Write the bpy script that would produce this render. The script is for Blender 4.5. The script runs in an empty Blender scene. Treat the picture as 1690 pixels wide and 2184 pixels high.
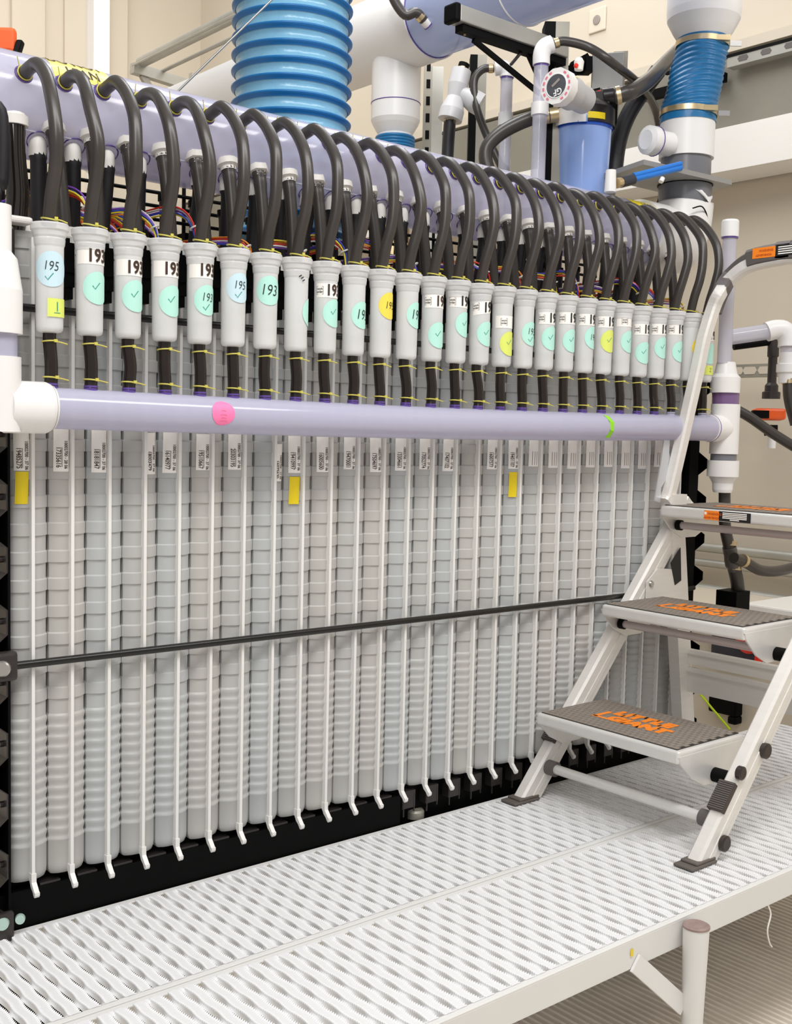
import bpy, math, random
from mathutils import Vector, Matrix
random.seed(7)
S = bpy.context.scene
COL = S.collection
# ------------------------------------------------------------------ camera
YAW, PITCH, ROLL = 0.70201384, 0.07292417, 0.02282396
CAM = Vector((-0.6869924, -1.6788859, 0.7429039))
FPX, W_PX, H_PX = 2400.0, 1690, 2184
_f = Vector((math.sin(YAW)*math.cos(PITCH), math.cos(YAW)*math.cos(PITCH), -math.sin(PITCH)))
_r0 = Vector((math.cos(YAW), -math.sin(YAW), 0)); _u0 = _r0.cross(_f)
_r = _r0*math.cos(ROLL) + _u0*math.sin(ROLL); _u = -_r0*math.sin(ROLL) + _u0*math.cos(ROLL)
cd = bpy.data.cameras.new('camera'); cam = bpy.data.objects.new('camera', cd); COL.objects.link(cam)
m3 = Matrix((_r, _u, -_f)).transposed()
cam.matrix_world = Matrix.Translation(CAM) @ m3.to_4x4()
cd.sensor_fit = 'HORIZONTAL'; cd.sensor_width = 36.0; cd.lens = FPX/W_PX*36.0
cd.clip_start = .05; cd.clip_end = 60
S.camera = cam
# ------------------------------------------------------------------ light
S.view_settings.view_transform = 'Standard'; S.view_settings.look = 'None'
S.view_settings.gamma = 1.0; S.view_settings.use_curve_mapping = False
S.view_settings.exposure = 0.0
wd = bpy.data.worlds.new('world'); S.world = wd; wd.use_nodes = True
wd.node_tree.nodes['Background'].inputs[0].default_value = (1.0, .99, .98, 1)
wd.node_tree.nodes['Background'].inputs[1].default_value = 0.42
def area(name, loc, target, sx, sy, power, col=(1, .99, .975)):
    l = bpy.data.lights.new(name, 'AREA'); l.shape = 'RECTANGLE'; l.size = sx; l.size_y = sy; l.energy = power; l.color = col
    o = bpy.data.objects.new(name, l); COL.objects.link(o); o.location = loc
    o.rotation_euler = (Vector(target)-Vector(loc)).to_track_quat('-Z', 'Y').to_euler()
    return o
area('ceiling_light_aisle', (.6, -1.55, 2.9), (.75, -.75, 0), 3.6, .5, 74)
area('ceiling_light_rear', (1.9, 1.0, 3.1), (2.3, 1.2, 1.6), .6, 3.0, 42, (.98, .99, 1))
area('ceiling_light_far', (1.0, 3.0, 3.3), (1.3, 4.0, 2.0), 3.0, .5, 36)
area('ceiling_light_front', (-1.4, -2.2, 2.7), (.3, -.2, .5), .5, 1.6, 26)
try:
    S.cycles.use_denoising = True
    S.cycles.max_bounces = 8; S.cycles.transparent_max_bounces = 12
except Exception: pass

# ------------------------------------------------------------------ pixel helpers (ray through a pixel of the photograph -> a real point)
def ray(px, py): return _f + _r*((px-845)/FPX) - _u*((py-1092)/FPX)
def at(px, py, D): return CAM + ray(px, py)*D
def on(ax, val, px, py):
    d = ray(px, py); return CAM + d*((val-CAM[ax])/d[ax])
def depth(p): return (Vector(p)-CAM).dot(_f)

# ------------------------------------------------------------------ materials
def lin(c): return tuple(((x/255)/12.92 if x/255 <= .04045 else ((x/255+.055)/1.055)**2.4) for x in c)
MATS = {}
def mat(name, rgb, rough=.5, metal=0., spec=.5, noise=0., nscale=40., bump=0., bscale=200., clear=0., stretch=None, alpha=0., sub=0.):
    if name in MATS: return MATS[name]
    m = bpy.data.materials.new(name); m.use_nodes = True; nt = m.node_tree; b = nt.nodes['Principled BSDF']
    c = lin(rgb)
    b.inputs['Base Color'].default_value = (*c, 1); b.inputs['Roughness'].default_value = rough
    b.inputs['Metallic'].default_value = metal; b.inputs['Specular IOR Level'].default_value = spec
    if clear: b.inputs['Coat Weight'].default_value = clear
    if sub:
        b.inputs['Subsurface Weight'].default_value = sub; b.inputs['Subsurface Radius'].default_value = (.02, .018, .016); b.inputs['Subsurface Scale'].default_value = .5
    if noise or bump:
        tc = nt.nodes.new('ShaderNodeTexCoord'); mp = nt.nodes.new('ShaderNodeMapping')
        nt.links.new(tc.outputs['Object'], mp.inputs['Vector'])
        if stretch: mp.inputs['Scale'].default_value = stretch
    if noise:
        n = nt.nodes.new('ShaderNodeTexNoise'); n.inputs['Scale'].default_value = nscale; n.inputs['Detail'].default_value = 4
        nt.links.new(mp.outputs['Vector'], n.inputs['Vector'])
        mx = nt.nodes.new('ShaderNodeMix'); mx.data_type = 'RGBA'
        mx.inputs['A'].default_value = (*[max(0, x*(1-noise)) for x in c], 1); mx.inputs['B'].default_value = (*[min(1, x*(1+noise)) for x in c], 1)
        nt.links.new(n.outputs['Fac'], mx.inputs['Factor']); nt.links.new(mx.outputs['Result'], b.inputs['Base Color'])
    if bump:
        n2 = nt.nodes.new('ShaderNodeTexNoise'); n2.inputs['Scale'].default_value = bscale; n2.inputs['Detail'].default_value = 3
        nt.links.new(mp.outputs['Vector'], n2.inputs['Vector'])
        bp = nt.nodes.new('ShaderNodeBump'); bp.inputs['Strength'].default_value = bump; bp.inputs['Distance'].default_value = .002
        nt.links.new(n2.outputs['Fac'], bp.inputs['Height']); nt.links.new(bp.outputs['Normal'], b.inputs['Normal'])
    if alpha:   # share of light that passes straight through a clear plastic wall
        t = nt.nodes.new('ShaderNodeBsdfTransparent'); t.inputs[0].default_value = (*[min(1, .55+.5*x) for x in c], 1)
        ms = nt.nodes.new('ShaderNodeMixShader'); ms.inputs[0].default_value = alpha
        out = nt.nodes['Material Output']
        nt.links.new(b.outputs[0], ms.inputs[1]); nt.links.new(t.outputs[0], ms.inputs[2]); nt.links.new(ms.outputs[0], out.inputs[0])
    MATS[name] = m; return m
PANEL = mat('milky_polymer', (184, 183, 180), .38, noise=.05, nscale=14, sub=.0)
PANELB = mat('milky_polymer_cool', (182, 184, 184), .38, noise=.05, nscale=14)
PANELC = mat('milky_polymer_warm', (187, 184, 179), .38, noise=.05, nscale=14)
RIB = mat('rib_polymer', (236, 234, 230), .4)
VIAL = mat('frosted_clear_plastic', (248, 248, 247), .3, alpha=.36, noise=.05, nscale=25)
CAPP = mat('clear_flange_plastic', (240, 240, 240), .22, alpha=.36)
LAV = mat('lavender_clear_pvc', (206, 204, 226), .14, alpha=.30, noise=.04, nscale=3, stretch=(.4, 6, 6), spec=.6)
LAV2 = mat('lavender_pvc_thin', (220, 219, 230), .12, alpha=.45, spec=.6)
LAVD = mat('blue_clear_pvc', (172, 184, 218), .14, alpha=.30, spec=.6)
PURP = mat('purple_primer', (96, 72, 150), .3)
WHITE = mat('white_pvc', (240, 238, 236), .34)
WHITE2 = mat('white_nylon', (238, 234, 228), .5)
RUB = mat('black_rubber_hose', (62, 57, 53), .33, noise=.25, nscale=20, spec=.5)
RUBB = mat('matte_black_hose', (33, 31, 33), .5, noise=.3, nscale=30)
STUB = mat('glossy_dark_hose', (36, 28, 24), .2, noise=.2, nscale=15)
YEL = mat('yellow_nylon_clamp', (206, 196, 92), .4)
BLK = mat('black_steel', (4, 4, 4), .6, spec=.12)
BLKG = mat('black_gloss_steel', (64, 59, 58), .3, metal=.55, spec=.7, noise=.4, nscale=12, bump=.3, bscale=60)
ROD = mat('black_rod', (20, 17, 15), .3)
STEEL = mat('bright_steel', (190, 188, 184), .3, metal=.9)
BRASS = mat('brass_clamp', (214, 192, 150), .3, metal=.8)
GALV = mat('galvanised_steel', (176, 174, 166), .42, metal=.55, noise=.2, nscale=9, bump=.1, bscale=30)
GALVD = mat('weathered_galvanised', (160, 156, 144), .5, metal=.45, noise=.28, nscale=5)
ALU = mat('brushed_aluminium', (232, 228, 222), .4, metal=.15, noise=.06, nscale=14, stretch=(1, 1, 8))
ALUT = mat('tread_aluminium', (228, 226, 222), .34, metal=.3, noise=.06, nscale=30)
DECK = mat('white_painted_steel', (232, 232, 233), .3, noise=.02, nscale=30)
DECKR = mat('grey_white_paint', (226, 225, 222), .45, noise=.04, nscale=8)
MATR = mat('rubber_tread_mat', (138, 128, 118), .7, noise=.12, nscale=60)
MATRD = mat('tread_groove', (52, 47, 43), .9)
ORG = mat('orange_print', (255, 140, 30), .5)
ORGD = mat('orange_dark_print', (196, 84, 30), .5)
GREYP = mat('grey_plastic', (96, 90, 88), .45, noise=.08, nscale=40)
GREYV = mat('grey_cpvc', (118, 119, 124), .3, noise=.06, nscale=10)
PAPER = mat('paper_label', (252, 248, 242), .55)
INK = mat('brown_black_ink', (58, 36, 22), .6)
INKK = mat('black_ink', (24, 22, 24), .6)
INKG = mat('green_ink', (30, 150, 130), .6)
TEAL = mat('mint_sticker', (186, 236, 222), .5)
LBLUE = mat('pale_blue_sticker', (204, 230, 240), .5)
YSTK = mat('yellow_sticker', (246, 222, 84), .5)
LIME = mat('lime_sticker', (226, 236, 112), .5)
PINK = mat('pink_sticker', (255, 128, 180), .5)
GREEN = mat('bright_green_tape', (150, 222, 40), .5)
YTAPE = mat('yellow_tape', (240, 212, 20), .45)
YSIGN = mat('yellow_sign_film', (248, 230, 110), .35)
BLUEF = mat('blue_duct_fabric', (122, 176, 206), .25, bump=.9, bscale=40, noise=.1, nscale=30)
BLUER = mat('blue_duct_wire_and_shade', (16, 108, 172), .35)  # dark blue of the wire ribs and of the shade painted below them
BLUEX = mat('blue_flex_sleeve', (20, 110, 164), .38, bump=.5, bscale=60, noise=.15, nscale=40)
BOWL = mat('blue_filter_bowl', (150, 178, 236), .12, spec=.6, noise=.03, nscale=4)
BOWLD = mat('blue_filter_rim', (40, 90, 200), .2)
WALL = mat('cream_wall_paint', (207, 196, 178), .8, noise=.03, nscale=2)
WALLB = mat('beige_skid', (214, 203, 184), .7, noise=.03, nscale=3)
FLOOR = mat('dusty_concrete', (240, 226, 212), .75, noise=.22, nscale=7, bump=.3, bscale=120)
FLOORG = mat('floor_groove', (150, 130, 112), .9, noise=.3, nscale=20)
RED = mat('red_plastic', (236, 46, 22), .4)
DARKG = mat('dark_glass', (84, 80, 80), .1, spec=.8)
REDP = mat('red_print', (226, 120, 140), .6)
GREYT = mat('grey_print', (150, 140, 132), .6)
WIRES = [mat('wire_'+n, c, .4) for n, c in (('red', (226, 40, 30)), ('orange', (244, 140, 30)), ('yellow', (246, 220, 50)), ('blue', (40, 70, 190)), ('violet', (130, 70, 190)), ('white', (240, 236, 232)))]

# ------------------------------------------------------------------ mesh builder
class B:
    def __init__(s): s.v = []; s.f = []; s.s = []; s.m = []; s.mats = []; s.cur = 0
    def use(s, m):
        if m not in s.mats: s.mats.append(m)
        s.cur = s.mats.index(m); return s
    def add(s, vs, fs, smooth=False):
        o = len(s.v); s.v += [tuple(v) for v in vs]
        for f in fs: s.f.append([i+o for i in f]); s.s.append(smooth); s.m.append(s.cur)
        return s
    def box(s, x0, x1, y0, y1, z0, z1):
        v = [(x, y, z) for x in (x0, x1) for y in (y0, y1) for z in (z0, z1)]
        return s.add(v, [(0, 1, 3, 2), (4, 6, 7, 5), (0, 4, 5, 1), (2, 3, 7, 6), (0, 2, 6, 4), (1, 5, 7, 3)])
    def obox(s, c, ex, ey, ez, sx, sy, sz):
        c = Vector(c); ex = Vector(ex); ey = Vector(ey); ez = Vector(ez)
        v = [c+ex*(a*sx/2)+ey*(b*sy/2)+ez*(d*sz/2) for a in (-1, 1) for b in (-1, 1) for d in (-1, 1)]
        return s.add(v, [(0, 1, 3, 2), (4, 6, 7, 5), (0, 4, 5, 1), (2, 3, 7, 6), (0, 2, 6, 4), (1, 5, 7, 3)])
    def beam(s, a, b, w, h, up=(0, 0, 1)):
        a = Vector(a); b = Vector(b); t = (b-a); L = t.length; t.normalize()
        sd = t.cross(Vector(up)).normalized(); u = sd.cross(t)
        return s.obox((a+b)/2, t, sd, u, L, w, h)
    def tube(s, pts, r, n=10, caps=True, closed=False):
        P = [Vector(p) for p in pts]; k = len(P); R = r if isinstance(r, (list, tuple)) else [r]*k
        T = []
        for i in range(k):
            a = P[i-1] if (i or closed) else P[i]; b = P[(i+1) % k] if (i < k-1 or closed) else P[i]
            t = b-a; T.append(t.normalized() if t.length > 1e-9 else Vector((0, 0, 1)))
        nrm = T[0].orthogonal().normalized(); vs = []
        for i in range(k):
            nrm = (nrm - T[i]*nrm.dot(T[i])).normalized(); bn = T[i].cross(nrm)
            for j in range(n):
                a = 2*math.pi*j/n; vs.append(P[i]+(nrm*math.cos(a)+bn*math.sin(a))*R[i])
        fs = []
        for i in range(k if closed else k-1):
            for j in range(n):
                i2 = (i+1) % k; fs.append((i*n+j, i*n+(j+1) % n, i2*n+(j+1) % n, i2*n+j))
        s.add(vs, fs, True)
        if caps and not closed:
            s.add(vs[:n], [tuple(range(n))[::-1]]); s.add(vs[-n:], [tuple(range(n))])
        return s
    def lathe(s, prof, o=(0, 0, 0), ax=(0, 0, 1), n=20, caps=True, sharp=True):
        """prof = [(radius, height along axis)]"""
        o = Vector(o); ax = Vector(ax).normalized(); e1 = ax.orthogonal().normalized(); e2 = ax.cross(e1)
        ring = lambda r, h: [o+ax*h+(e1*math.cos(2*math.pi*j/n)+e2*math.sin(2*math.pi*j/n))*r for j in range(n)]
        if sharp:
            for (r0, h0), (r1, h1) in zip(prof, prof[1:]):
                s.add(ring(r0, h0)+ring(r1, h1), [(j, (j+1) % n, n+(j+1) % n, n+j) for j in range(n)], True)
        else:
            vs = []
            for r, h in prof: vs += ring(r, h)
            s.add(vs, [(i*n+j, i*n+(j+1) % n, (i+1)*n+(j+1) % n, (i+1)*n+j) for i in range(len(prof)-1) for j in range(n)], True)
        if caps:
            if prof[0][0] > 1e-5: s.add(ring(*prof[0]), [tuple(range(n))[::-1]])
            if prof[-1][0] > 1e-5: s.add(ring(*prof[-1]), [tuple(range(n))])
        return s
    def cyl(s, a, b, r, n=16, r2=None):
        a = Vector(a); b = Vector(b); return s.lathe([(r, 0), (r if r2 is None else r2, (b-a).length)], a, b-a, n)
    def torus(s, c, ax, R, r, n=18, k=6, sx=1.0):
        c = Vector(c); ax = Vector(ax).normalized(); e1 = ax.orthogonal().normalized(); e2 = ax.cross(e1)
        return s.tube([c+(e1*math.cos(2*math.pi*j/n)+e2*math.sin(2*math.pi*j/n))*R for j in range(n)], r, k, closed=True)
    def prism(s, poly, o, ex, ey, ez, d):
        o = Vector(o); ex = Vector(ex); ey = Vector(ey); ez = Vector(ez); n = len(poly)
        a = [o+ex*x+ey*y for x, y in poly]; b = [p+ez*d for p in a]
        s.add(a+b, [(i, (i+1) % n, n+(i+1) % n, n+i) for i in range(n)])
        s.add(a, [tuple(range(n))[::-1]]); s.add(b, [tuple(range(n))]); return s
    def mesh(s, name, mt=None):
        me = bpy.data.meshes.new(name); me.from_pydata(s.v, [], s.f)
        me.polygons.foreach_set('use_smooth', s.s)
        if s.mats:
            for m in s.mats: me.materials.append(m)
            me.polygons.foreach_set('material_index', s.m)
        elif mt: me.materials.append(mt)
        me.update(); return me
    def obj(s, name, mt=None, parent=None, label=None):
        return link(name, s.mesh(name, mt), parent, label)
    def bev(s, name, mt=None, parent=None, w=.002, label=None, seg=2):
        o = s.obj(name, mt, parent, label); bm = o.modifiers.new('bevel', 'BEVEL'); bm.width = w; bm.segments = seg; bm.limit_method = 'ANGLE'; return o
def link(name, me, parent=None, label=None):
    o = bpy.data.objects.new(name, me); COL.objects.link(o)
    if parent is not None:
        o.parent = parent
        if tuple(parent.get('_base', (0, 0, 0))) != (0, 0, 0): o.matrix_parent_inverse = Matrix.Translation(-Vector(parent['_base']))
    if label: o['label'] = label
    return o
LAYER = []
def thing(name, label, cat, loc=(0, 0, 0), group=None, world=True):
    """Empty at the base of a thing; with world=True its parts are given in world coordinates"""
    o = bpy.data.objects.new(name, None); COL.objects.link(o); o.empty_display_size = .02
    o.location = loc; o['label'] = label; o['category'] = cat
    if group: o['group'] = group
    if world and Vector(loc).length > 0: o['_base'] = tuple(loc)
    return o
def tag(o, label, cat, group=None):
    o['label'] = label; o['category'] = cat
    if group: o['group'] = group
    return o
def struct(o): o['kind'] = 'structure'; return o
def smooth(pts, k=5):
    P = [Vector(p) for p in pts]; out = []
    for i in range(len(P)-1):
        p0 = P[i-1] if i else P[0]*2-P[1]; p1 = P[i]; p2 = P[i+1]; p3 = P[i+2] if i+2 < len(P) else P[-1]*2-P[-2]
        for j in range(k):
            t = j/k; out.append(.5*((2*p1)+(-p0+p2)*t+(2*p0-5*p1+4*p2-p3)*t*t+(-p0+3*p1-3*p2+p3)*t**3))
    out.append(P[-1]); return out
ORD = ('first second third fourth fifth sixth seventh eighth ninth tenth eleventh twelfth thirteenth fourteenth fifteenth sixteenth seventeenth '
       'eighteenth nineteenth twentieth twenty-first twenty-second twenty-third twenty-fourth twenty-fifth twenty-sixth twenty-seventh twenty-eighth').split()
_tc = {}
def text2d(txt, size, bold=0., shear=0., sx=1.0):
    key = (txt, size, bold, shear, sx)
    if key in _tc: return _tc[key]
    cu = bpy.data.curves.new('t', 'FONT'); cu.body = txt; cu.size = size; cu.offset = bold; cu.shear = shear; cu.align_x = 'CENTER'; cu.align_y = 'CENTER'; cu.resolution_u = 3
    o = bpy.data.objects.new('t', cu); COL.objects.link(o)
    dg = bpy.context.evaluated_depsgraph_get(); me = bpy.data.meshes.new_from_object(o.evaluated_get(dg))
    res = ([(v.co.x*sx, v.co.y) for v in me.vertices], [tuple(p.vertices) for p in me.polygons])
    bpy.data.objects.remove(o); bpy.data.curves.remove(cu); bpy.data.meshes.remove(me)
    _tc[key] = res; return res
def split2d(vf, step):
    """cut a flat text mesh along vertical lines so that it can bend round a cylinder"""
    import bmesh
    v, f = vf; bm = bmesh.new(); bv = [bm.verts.new((x, y, 0)) for x, y in v]
    for p in f:
        try: bm.faces.new([bv[i] for i in p])
        except ValueError: pass
    xs = [x for x, _ in v]; a, b = min(xs), max(xs); k = max(1, int((b-a)/step))
    for i in range(1, k+1):
        x = a+(b-a)*i/(k+1)
        bmesh.ops.bisect_plane(bm, geom=bm.verts[:]+bm.edges[:]+bm.faces[:], plane_co=(x, 0, 0), plane_no=(1, 0, 0))
    bm.verts.index_update()
    res = ([(q.co.x, q.co.y) for q in bm.verts], [tuple(q.index for q in p.verts) for p in bm.faces]); bm.free(); return res
def rect2d(w, h, nu=8): return ([(-w/2+w*i/nu, y) for i in range(nu+1) for y in (-h/2, h/2)], [(2*i, 2*i+2, 2*i+3, 2*i+1) for i in range(nu)])
def disc2d(r, n=16):
    v = []
    for i in range(n+1):
        u = -r*math.cos(math.pi*i/n); h = math.sqrt(max(1e-12, r*r-u*u)); v += [(u, -h), (u, h)]
    return (v, [(2*i, 2*i+2, 2*i+3, 2*i+1) for i in range(n)])
def stroke2d(pts, w):
    v = []; f = []
    P = [Vector(p) for p in pts]
    for i, p in enumerate(P):
        t = (P[min(i+1, len(P)-1)]-P[max(i-1, 0)]).normalized(); n = Vector((-t.y, t.x))*w/2
        v += [tuple(p+n), tuple(p-n)]
    f = [(2*i, 2*i+1, 2*i+3, 2*i+2) for i in range(len(P)-1)]; return (v, f)
def moved(vf, dx, dy, a=0.):
    c, s = math.cos(a), math.sin(a); return ([(x*c-y*s+dx, x*s+y*c+dy) for x, y in vf[0]], vf[1])
CHECK = [(-.006, .001), (-.002, -.004), (.006, .006)]
def flat(vf, o, ex, ey, name, mt, parent, label=None):
    o = Vector(o); ex = Vector(ex); ey = Vector(ey)
    return B().add([o+ex*x+ey*y for x, y in vf[0]], vf[1]).obj(name, mt, parent, label)

# ================================================================== large structure
XW = 2.78          # right-hand wall
YB = 4.3           # far wall
ZF = -.42          # floor
bx = B().box(-3.0, XW+.2, -2.6, YB+.2, ZF-.1, ZF-.006); struct(bx.obj('floor', FLOOR))
ribs = B()
x0 = -.9
fl_parent = bpy.data.objects['floor']
gr = B()
for k in range(150):
    x = -.2+k*.0185
    gr.prism([(-.0055, 0), (.0055, 0), (.0035, .009), (-.0035, .009)], (x, -.95 if x < 1.22 else -.62+.16*(x-1.22), ZF-.006), (1, 0, 0), (0, 0, 1), (0, 1, 0), 1.75 if x < 1.22 else 1.3)
o = gr.obj('floor_ridge', FLOOR, fl_parent); o['kind'] = 'stuff'
struct(B().box(XW, XW+.15, -2.6, YB+.2, ZF-.006, 3.6).obj('wall_right', WALL))
struct(B().box(-3.0, XW, YB, YB+.15, ZF-.006, 3.6).obj('wall_back', WALL))
# column and recessed panels on the far wall
for nm, px0, px1, dd, h in (('trim_1', 200, 234, .10, 3.6), ('trim_2', 234, 272, .05, 3.6), ('trim_3', 138, 200, .02, 3.6), ('trim_4', 26, 96, .03, 3.6)):
    a = on(1, YB-dd, px0, 100).x; b = on(1, YB-dd, px1, 100).x
    struct(B().box(a, b, YB-dd, YB, ZF, h).obj(nm, WHITE if nm == 'trim_1' else WALL))

# ================================================================== deck of two grating planks
P = .0635; N = 27
ZD = -.055
DX0, DX1 = -.42, 2.15
PX = .0268; LW = .057
def slat_mesh(par, y0, y1, name):
    b = B(); n = 132; vs = []
    for i in range(n+1):
        y = y0+(y1-y0)*i/n
        c = math.cos(2*math.pi*(y-y0)/LW)*par
        nr = (.5+.5*c)**1.6; nl = (.5-.5*c)**1.6          # where the strip is joined to its right / left neighbour
        e = min(1, min(y-y0, y1-y)/.008)                      # the ends run level into the side flange
        tooth = .0013 if i % 2 else -.0006
        bump = (.0017 if i % 2 else 0.)*e
        row = []
        for sg, nn in ((-1, nl), (1, nr)):
            w = .0080
            zj = -.0040*e; sh = .0011*(nr-nl)
            o = [(sh+sg*(w+tooth), y, bump), (sh+sg*(w+.0006), y, -.0022*e), (sh*(1-nn)+sg*(w*.98*(1-nn)+(PX/2+.0003)*nn+.0008*(1-nn)), y, (-.010*(1-nn)+zj*nn)*e-.0002)]
            row.append(o)
        l, r = row
        vs += [l[2], l[1], l[0], (sh-.003, y, .0002), (sh+.003, y, .0002), r[0], r[1], r[2]]
    fs = [(i*8+j, (i+1)*8+j, (i+1)*8+j+1, i*8+j+1) for i in range(n) for j in range(7)]
    b.add(vs, fs); return b.mesh(name, DECK)
def plank(y0, y1, label):
    t = thing('grating_plank', label, 'walkway plank', ((DX0+DX1)/2, (y0+y1)/2, ZD-.05), 'steel grating planks of the walkway')
    e = .012
    for ya, yb in ((y0, y0+e), (y1-e, y1)):
        f = B(); f.box(DX0, DX1, ya, yb, ZD-.004, ZD-.0005)
        yo = ya if ya == y0 else yb-.003
        f.box(DX0, DX1, yo, yo+.003, ZD-.05, ZD-.003)
        f.bev('side_flange', DECKR, t, .0012)
    ms = [slat_mesh(s, y0+e-.002, y1-e+.002, 'slat') for s in (1, -1)]
    k = 0; x = DX0+.014
    while x < DX1-.01:
        o = link('slat', ms[k % 2], t); o.location = (x, 0, ZD); x += PX; k += 1
    c = B()
    for xx in (DX0+.002, DX1-.005): c.box(xx, xx+.003, y0+.003, y1-.003, ZD-.05, ZD-.002)
    c.obj('plank_end', DECKR, t)
    return t
plank(-.298, .008, 'white serrated grating plank beside the black base of the panel stack')
plank(-.607, -.3005, 'white serrated grating plank on the outer edge, above the round leg')
t = thing('walkway_leg', 'white round steel leg with brown capped socket below outer plank', 'leg', (.868, -.632, ZF))
B().lathe([(.0165, .0), (.0165, .335)], (.868, -.632, ZF), n=20).obj('tube', DECKR, t)
B().lathe([(.0165, .0), (.0175, .20), (.0215, .345), (.0215, .356)], (.868, -.632, ZF), n=24).obj('socket', DECKR, t)
B().lathe([(.0225, .0), (.0225, .003), (.019, .005), (.012, .0035)], (.868, -.632, ZF+.356), n=24).obj('cap', mat('brown_cap', (150, 128, 122), .6, noise=.3, nscale=60), t)
B().prism([(0, 0), (.028, .0), (.028, -.05), (.012, -.13), (0, -.20)], (.868, -.626, ZD-.012), (1, 0, 0), (0, 0, 1), (0, 1, 0), .016).obj('gusset', DECKR, t)
B().beam((.737, -.6105, ZD-.040), (.856, -.622, ZD-.145), .030, .005, (0, 1, 0)).obj('brace', DECKR, t)
B().cyl((.868, -.632, ZF-.006), (.868, -.632, ZF+.006), .032, 20).obj('foot_plate', DECKR, t)
a = Vector((1.13, -.604, ZD-.048))
tag(B().tube(smooth([a, a+Vector((.006, -.004, -.02)), a+Vector((-.006, -.006, -.045)), a+Vector((.002, -.006, -.07)), a+Vector((.012, -.006, -.082))], 5), .0016, 5).obj('frayed_string', WHITE2), 'white frayed string hanging from the outer walkway plank', 'string')
flat(rect2d(.007, .012, 1), on(1, -.6085, 1349, 2032), (1, 0, 0), (0, 0, 1), 'yellow_mark', YTAPE, bpy.data.objects['grating_plank.001'])

# ================================================================== stack of ribbed panels
def prof(x, W, d):   # front surface depth at x
    q = min(1, abs(x)/(W/2)); return d*(q**2.6)
def panel_mesh(seedv):
    rows = []; hard = set()   # (z, outward offset)
    rows += [(.016, -.012), (.019, -.005), (.026, -.001), (.034, 0), (.072, 0), (.074, .0012), (.077, .0012)]
    z = .078; h = .0166
    for k in range(12):
        rows += [(z+h*.06, -.0010), (z+h*.30, -.0014), (z+h*.60, .0004), (z+h*.86, .0012), (z+h*.98, .0006)]
        z += h
    h = .0437; z += .002
    while z < 1.0:
        rows += [(z+.0010, -.0016), (z+.0240, -.0016), (z+.0252, .0010), (z+.0425, .0010)]; hard.add(len(rows)-4)
        z += h
    rows += [(1.03, -.0005)]
    W0 = P-.0008; ncol = 15; vs = []; fs = []
    for z, o in rows:
        W = W0-.0016+1.5*o
        for j in range(ncol):
            u = -1+2*j/(ncol-1); x = W/2*math.sin(u*math.pi/2)
            vs.append((x, .004+prof(x, W0, .015)-o, z))
        vs.append((W/2, .035, z)); vs.append((W/2-.0, .33, z)); vs.append((-W/2, .33, z)); vs.append((-W/2, .035, z))
    m = ncol+4
    b = B(); h0 = min(hard)
    for i in range(len(rows)-1):
        if i < h0-1:
            fs += [(i*m+j, i*m+(j+1) % m, (i+1)*m+(j+1) % m, (i+1)*m+j) for j in range(m)]
        else:   # stepped part: every facet row keeps its own edge
            b.add(vs[i*m:(i+2)*m], [(j, (j+1) % m, m+(j+1) % m, m+j) for j in range(m)]); b.s[-m:] = [j < ncol-1 for j in range(m)]
    b.add(vs, fs); b.s[-len(fs):] = [k % m < ncol-1 for k in range(len(fs))]
    b.add(vs[:m], [tuple(range(m))[::-1]]); b.add(vs[-m:], [tuple(range(m))])
    return b
pm = [panel_mesh(0).mesh('panel_body', m) for m in (PANEL, PANELB, PANELC)]
for me in pm:
    for p in me.polygons: pass
rb = B().box(-.0026, .0026, -.0045, .012, .020, 1.02).mesh('rib', RIB)
hk = [(.026, .022), (.006, .024), (-.001, .012), (-.008, .007), (-.0125, .001), (-.0155, -.0005), (-.0178, .003), (-.0178, .0075), (-.0150, .0085), (-.0115, .0125), (-.0045, .020), (-.0045, .034), (.026, .034)]
hkm = B().prism(hk, (-.004, 0, 0), (0, 1, 0), (0, 0, 1), (1, 0, 0), .008).mesh('hook', RIB)
hkm.transform(Matrix.Translation((0, -.0012, 0)))
capm = B().box(-P/2+.003, P/2-.012, .02, .30, 1.03, 1.048).box(P/2-.020, P/2-.004, .004, .05, 1.02, 1.043).mesh('top_cap', WHITE2)
seal = B()
for xa, xb_, ya, yb_, za, zb_ in ((-.008, .006, -.030, .010, .978, 1.022), (-.006, .008, -.026, .008, .956, .985), (-.003, .006, -.024, .008, .938, .960), (-.010, .002, -.022, .006, 1.0, 1.030)): seal.box(xa, xb_, ya, yb_, za, zb_)
sealm = seal.mesh('black_seal', BLK)
# serial stickers: (index, top px, bottom px, side, code) read from the photograph
STK = {0: (917, 1004, -1, '19485275'), 1: (912, 1006, -1, '17335616'), 2: (917, 1008, -1, '18181847'), 3: (923, 1012, 1, '18003479'), 4: (922, 1009, -1, '16140977'),
       5: (926, 1003, -1, '19510667'), 6: (922, 1002, -1, '20303195'), 7: (947, 1027, 1, '16075630'), 8: (928, 1009, -1, '19410997'), 9: (932, 1007, -1, '16005600'),
       10: (932, 1001, -1, '19470001'), 11: (933, 1007, -1, '17504697'), 12: (932, 1004, -1, '13304661'), 13: (936, 1001, -1, '17052774'), 14: (933, 1005, -1, '17407102'),
       16: (935, 1001, -1, '16007577'), 17: (936, 1000, -1, '19401107'), 18: (937, 995, -1, ''), 19: (937, 998, -1, ''), 20: (938, 1000, -1, ''), 21: (937, 997, -1, ''),
       22: (937, 996, -1, ''), 23: (938, 999, -1, ''), 24: (938, 1000, -1, ''), 25: (940, 996, -1, '')}
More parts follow.
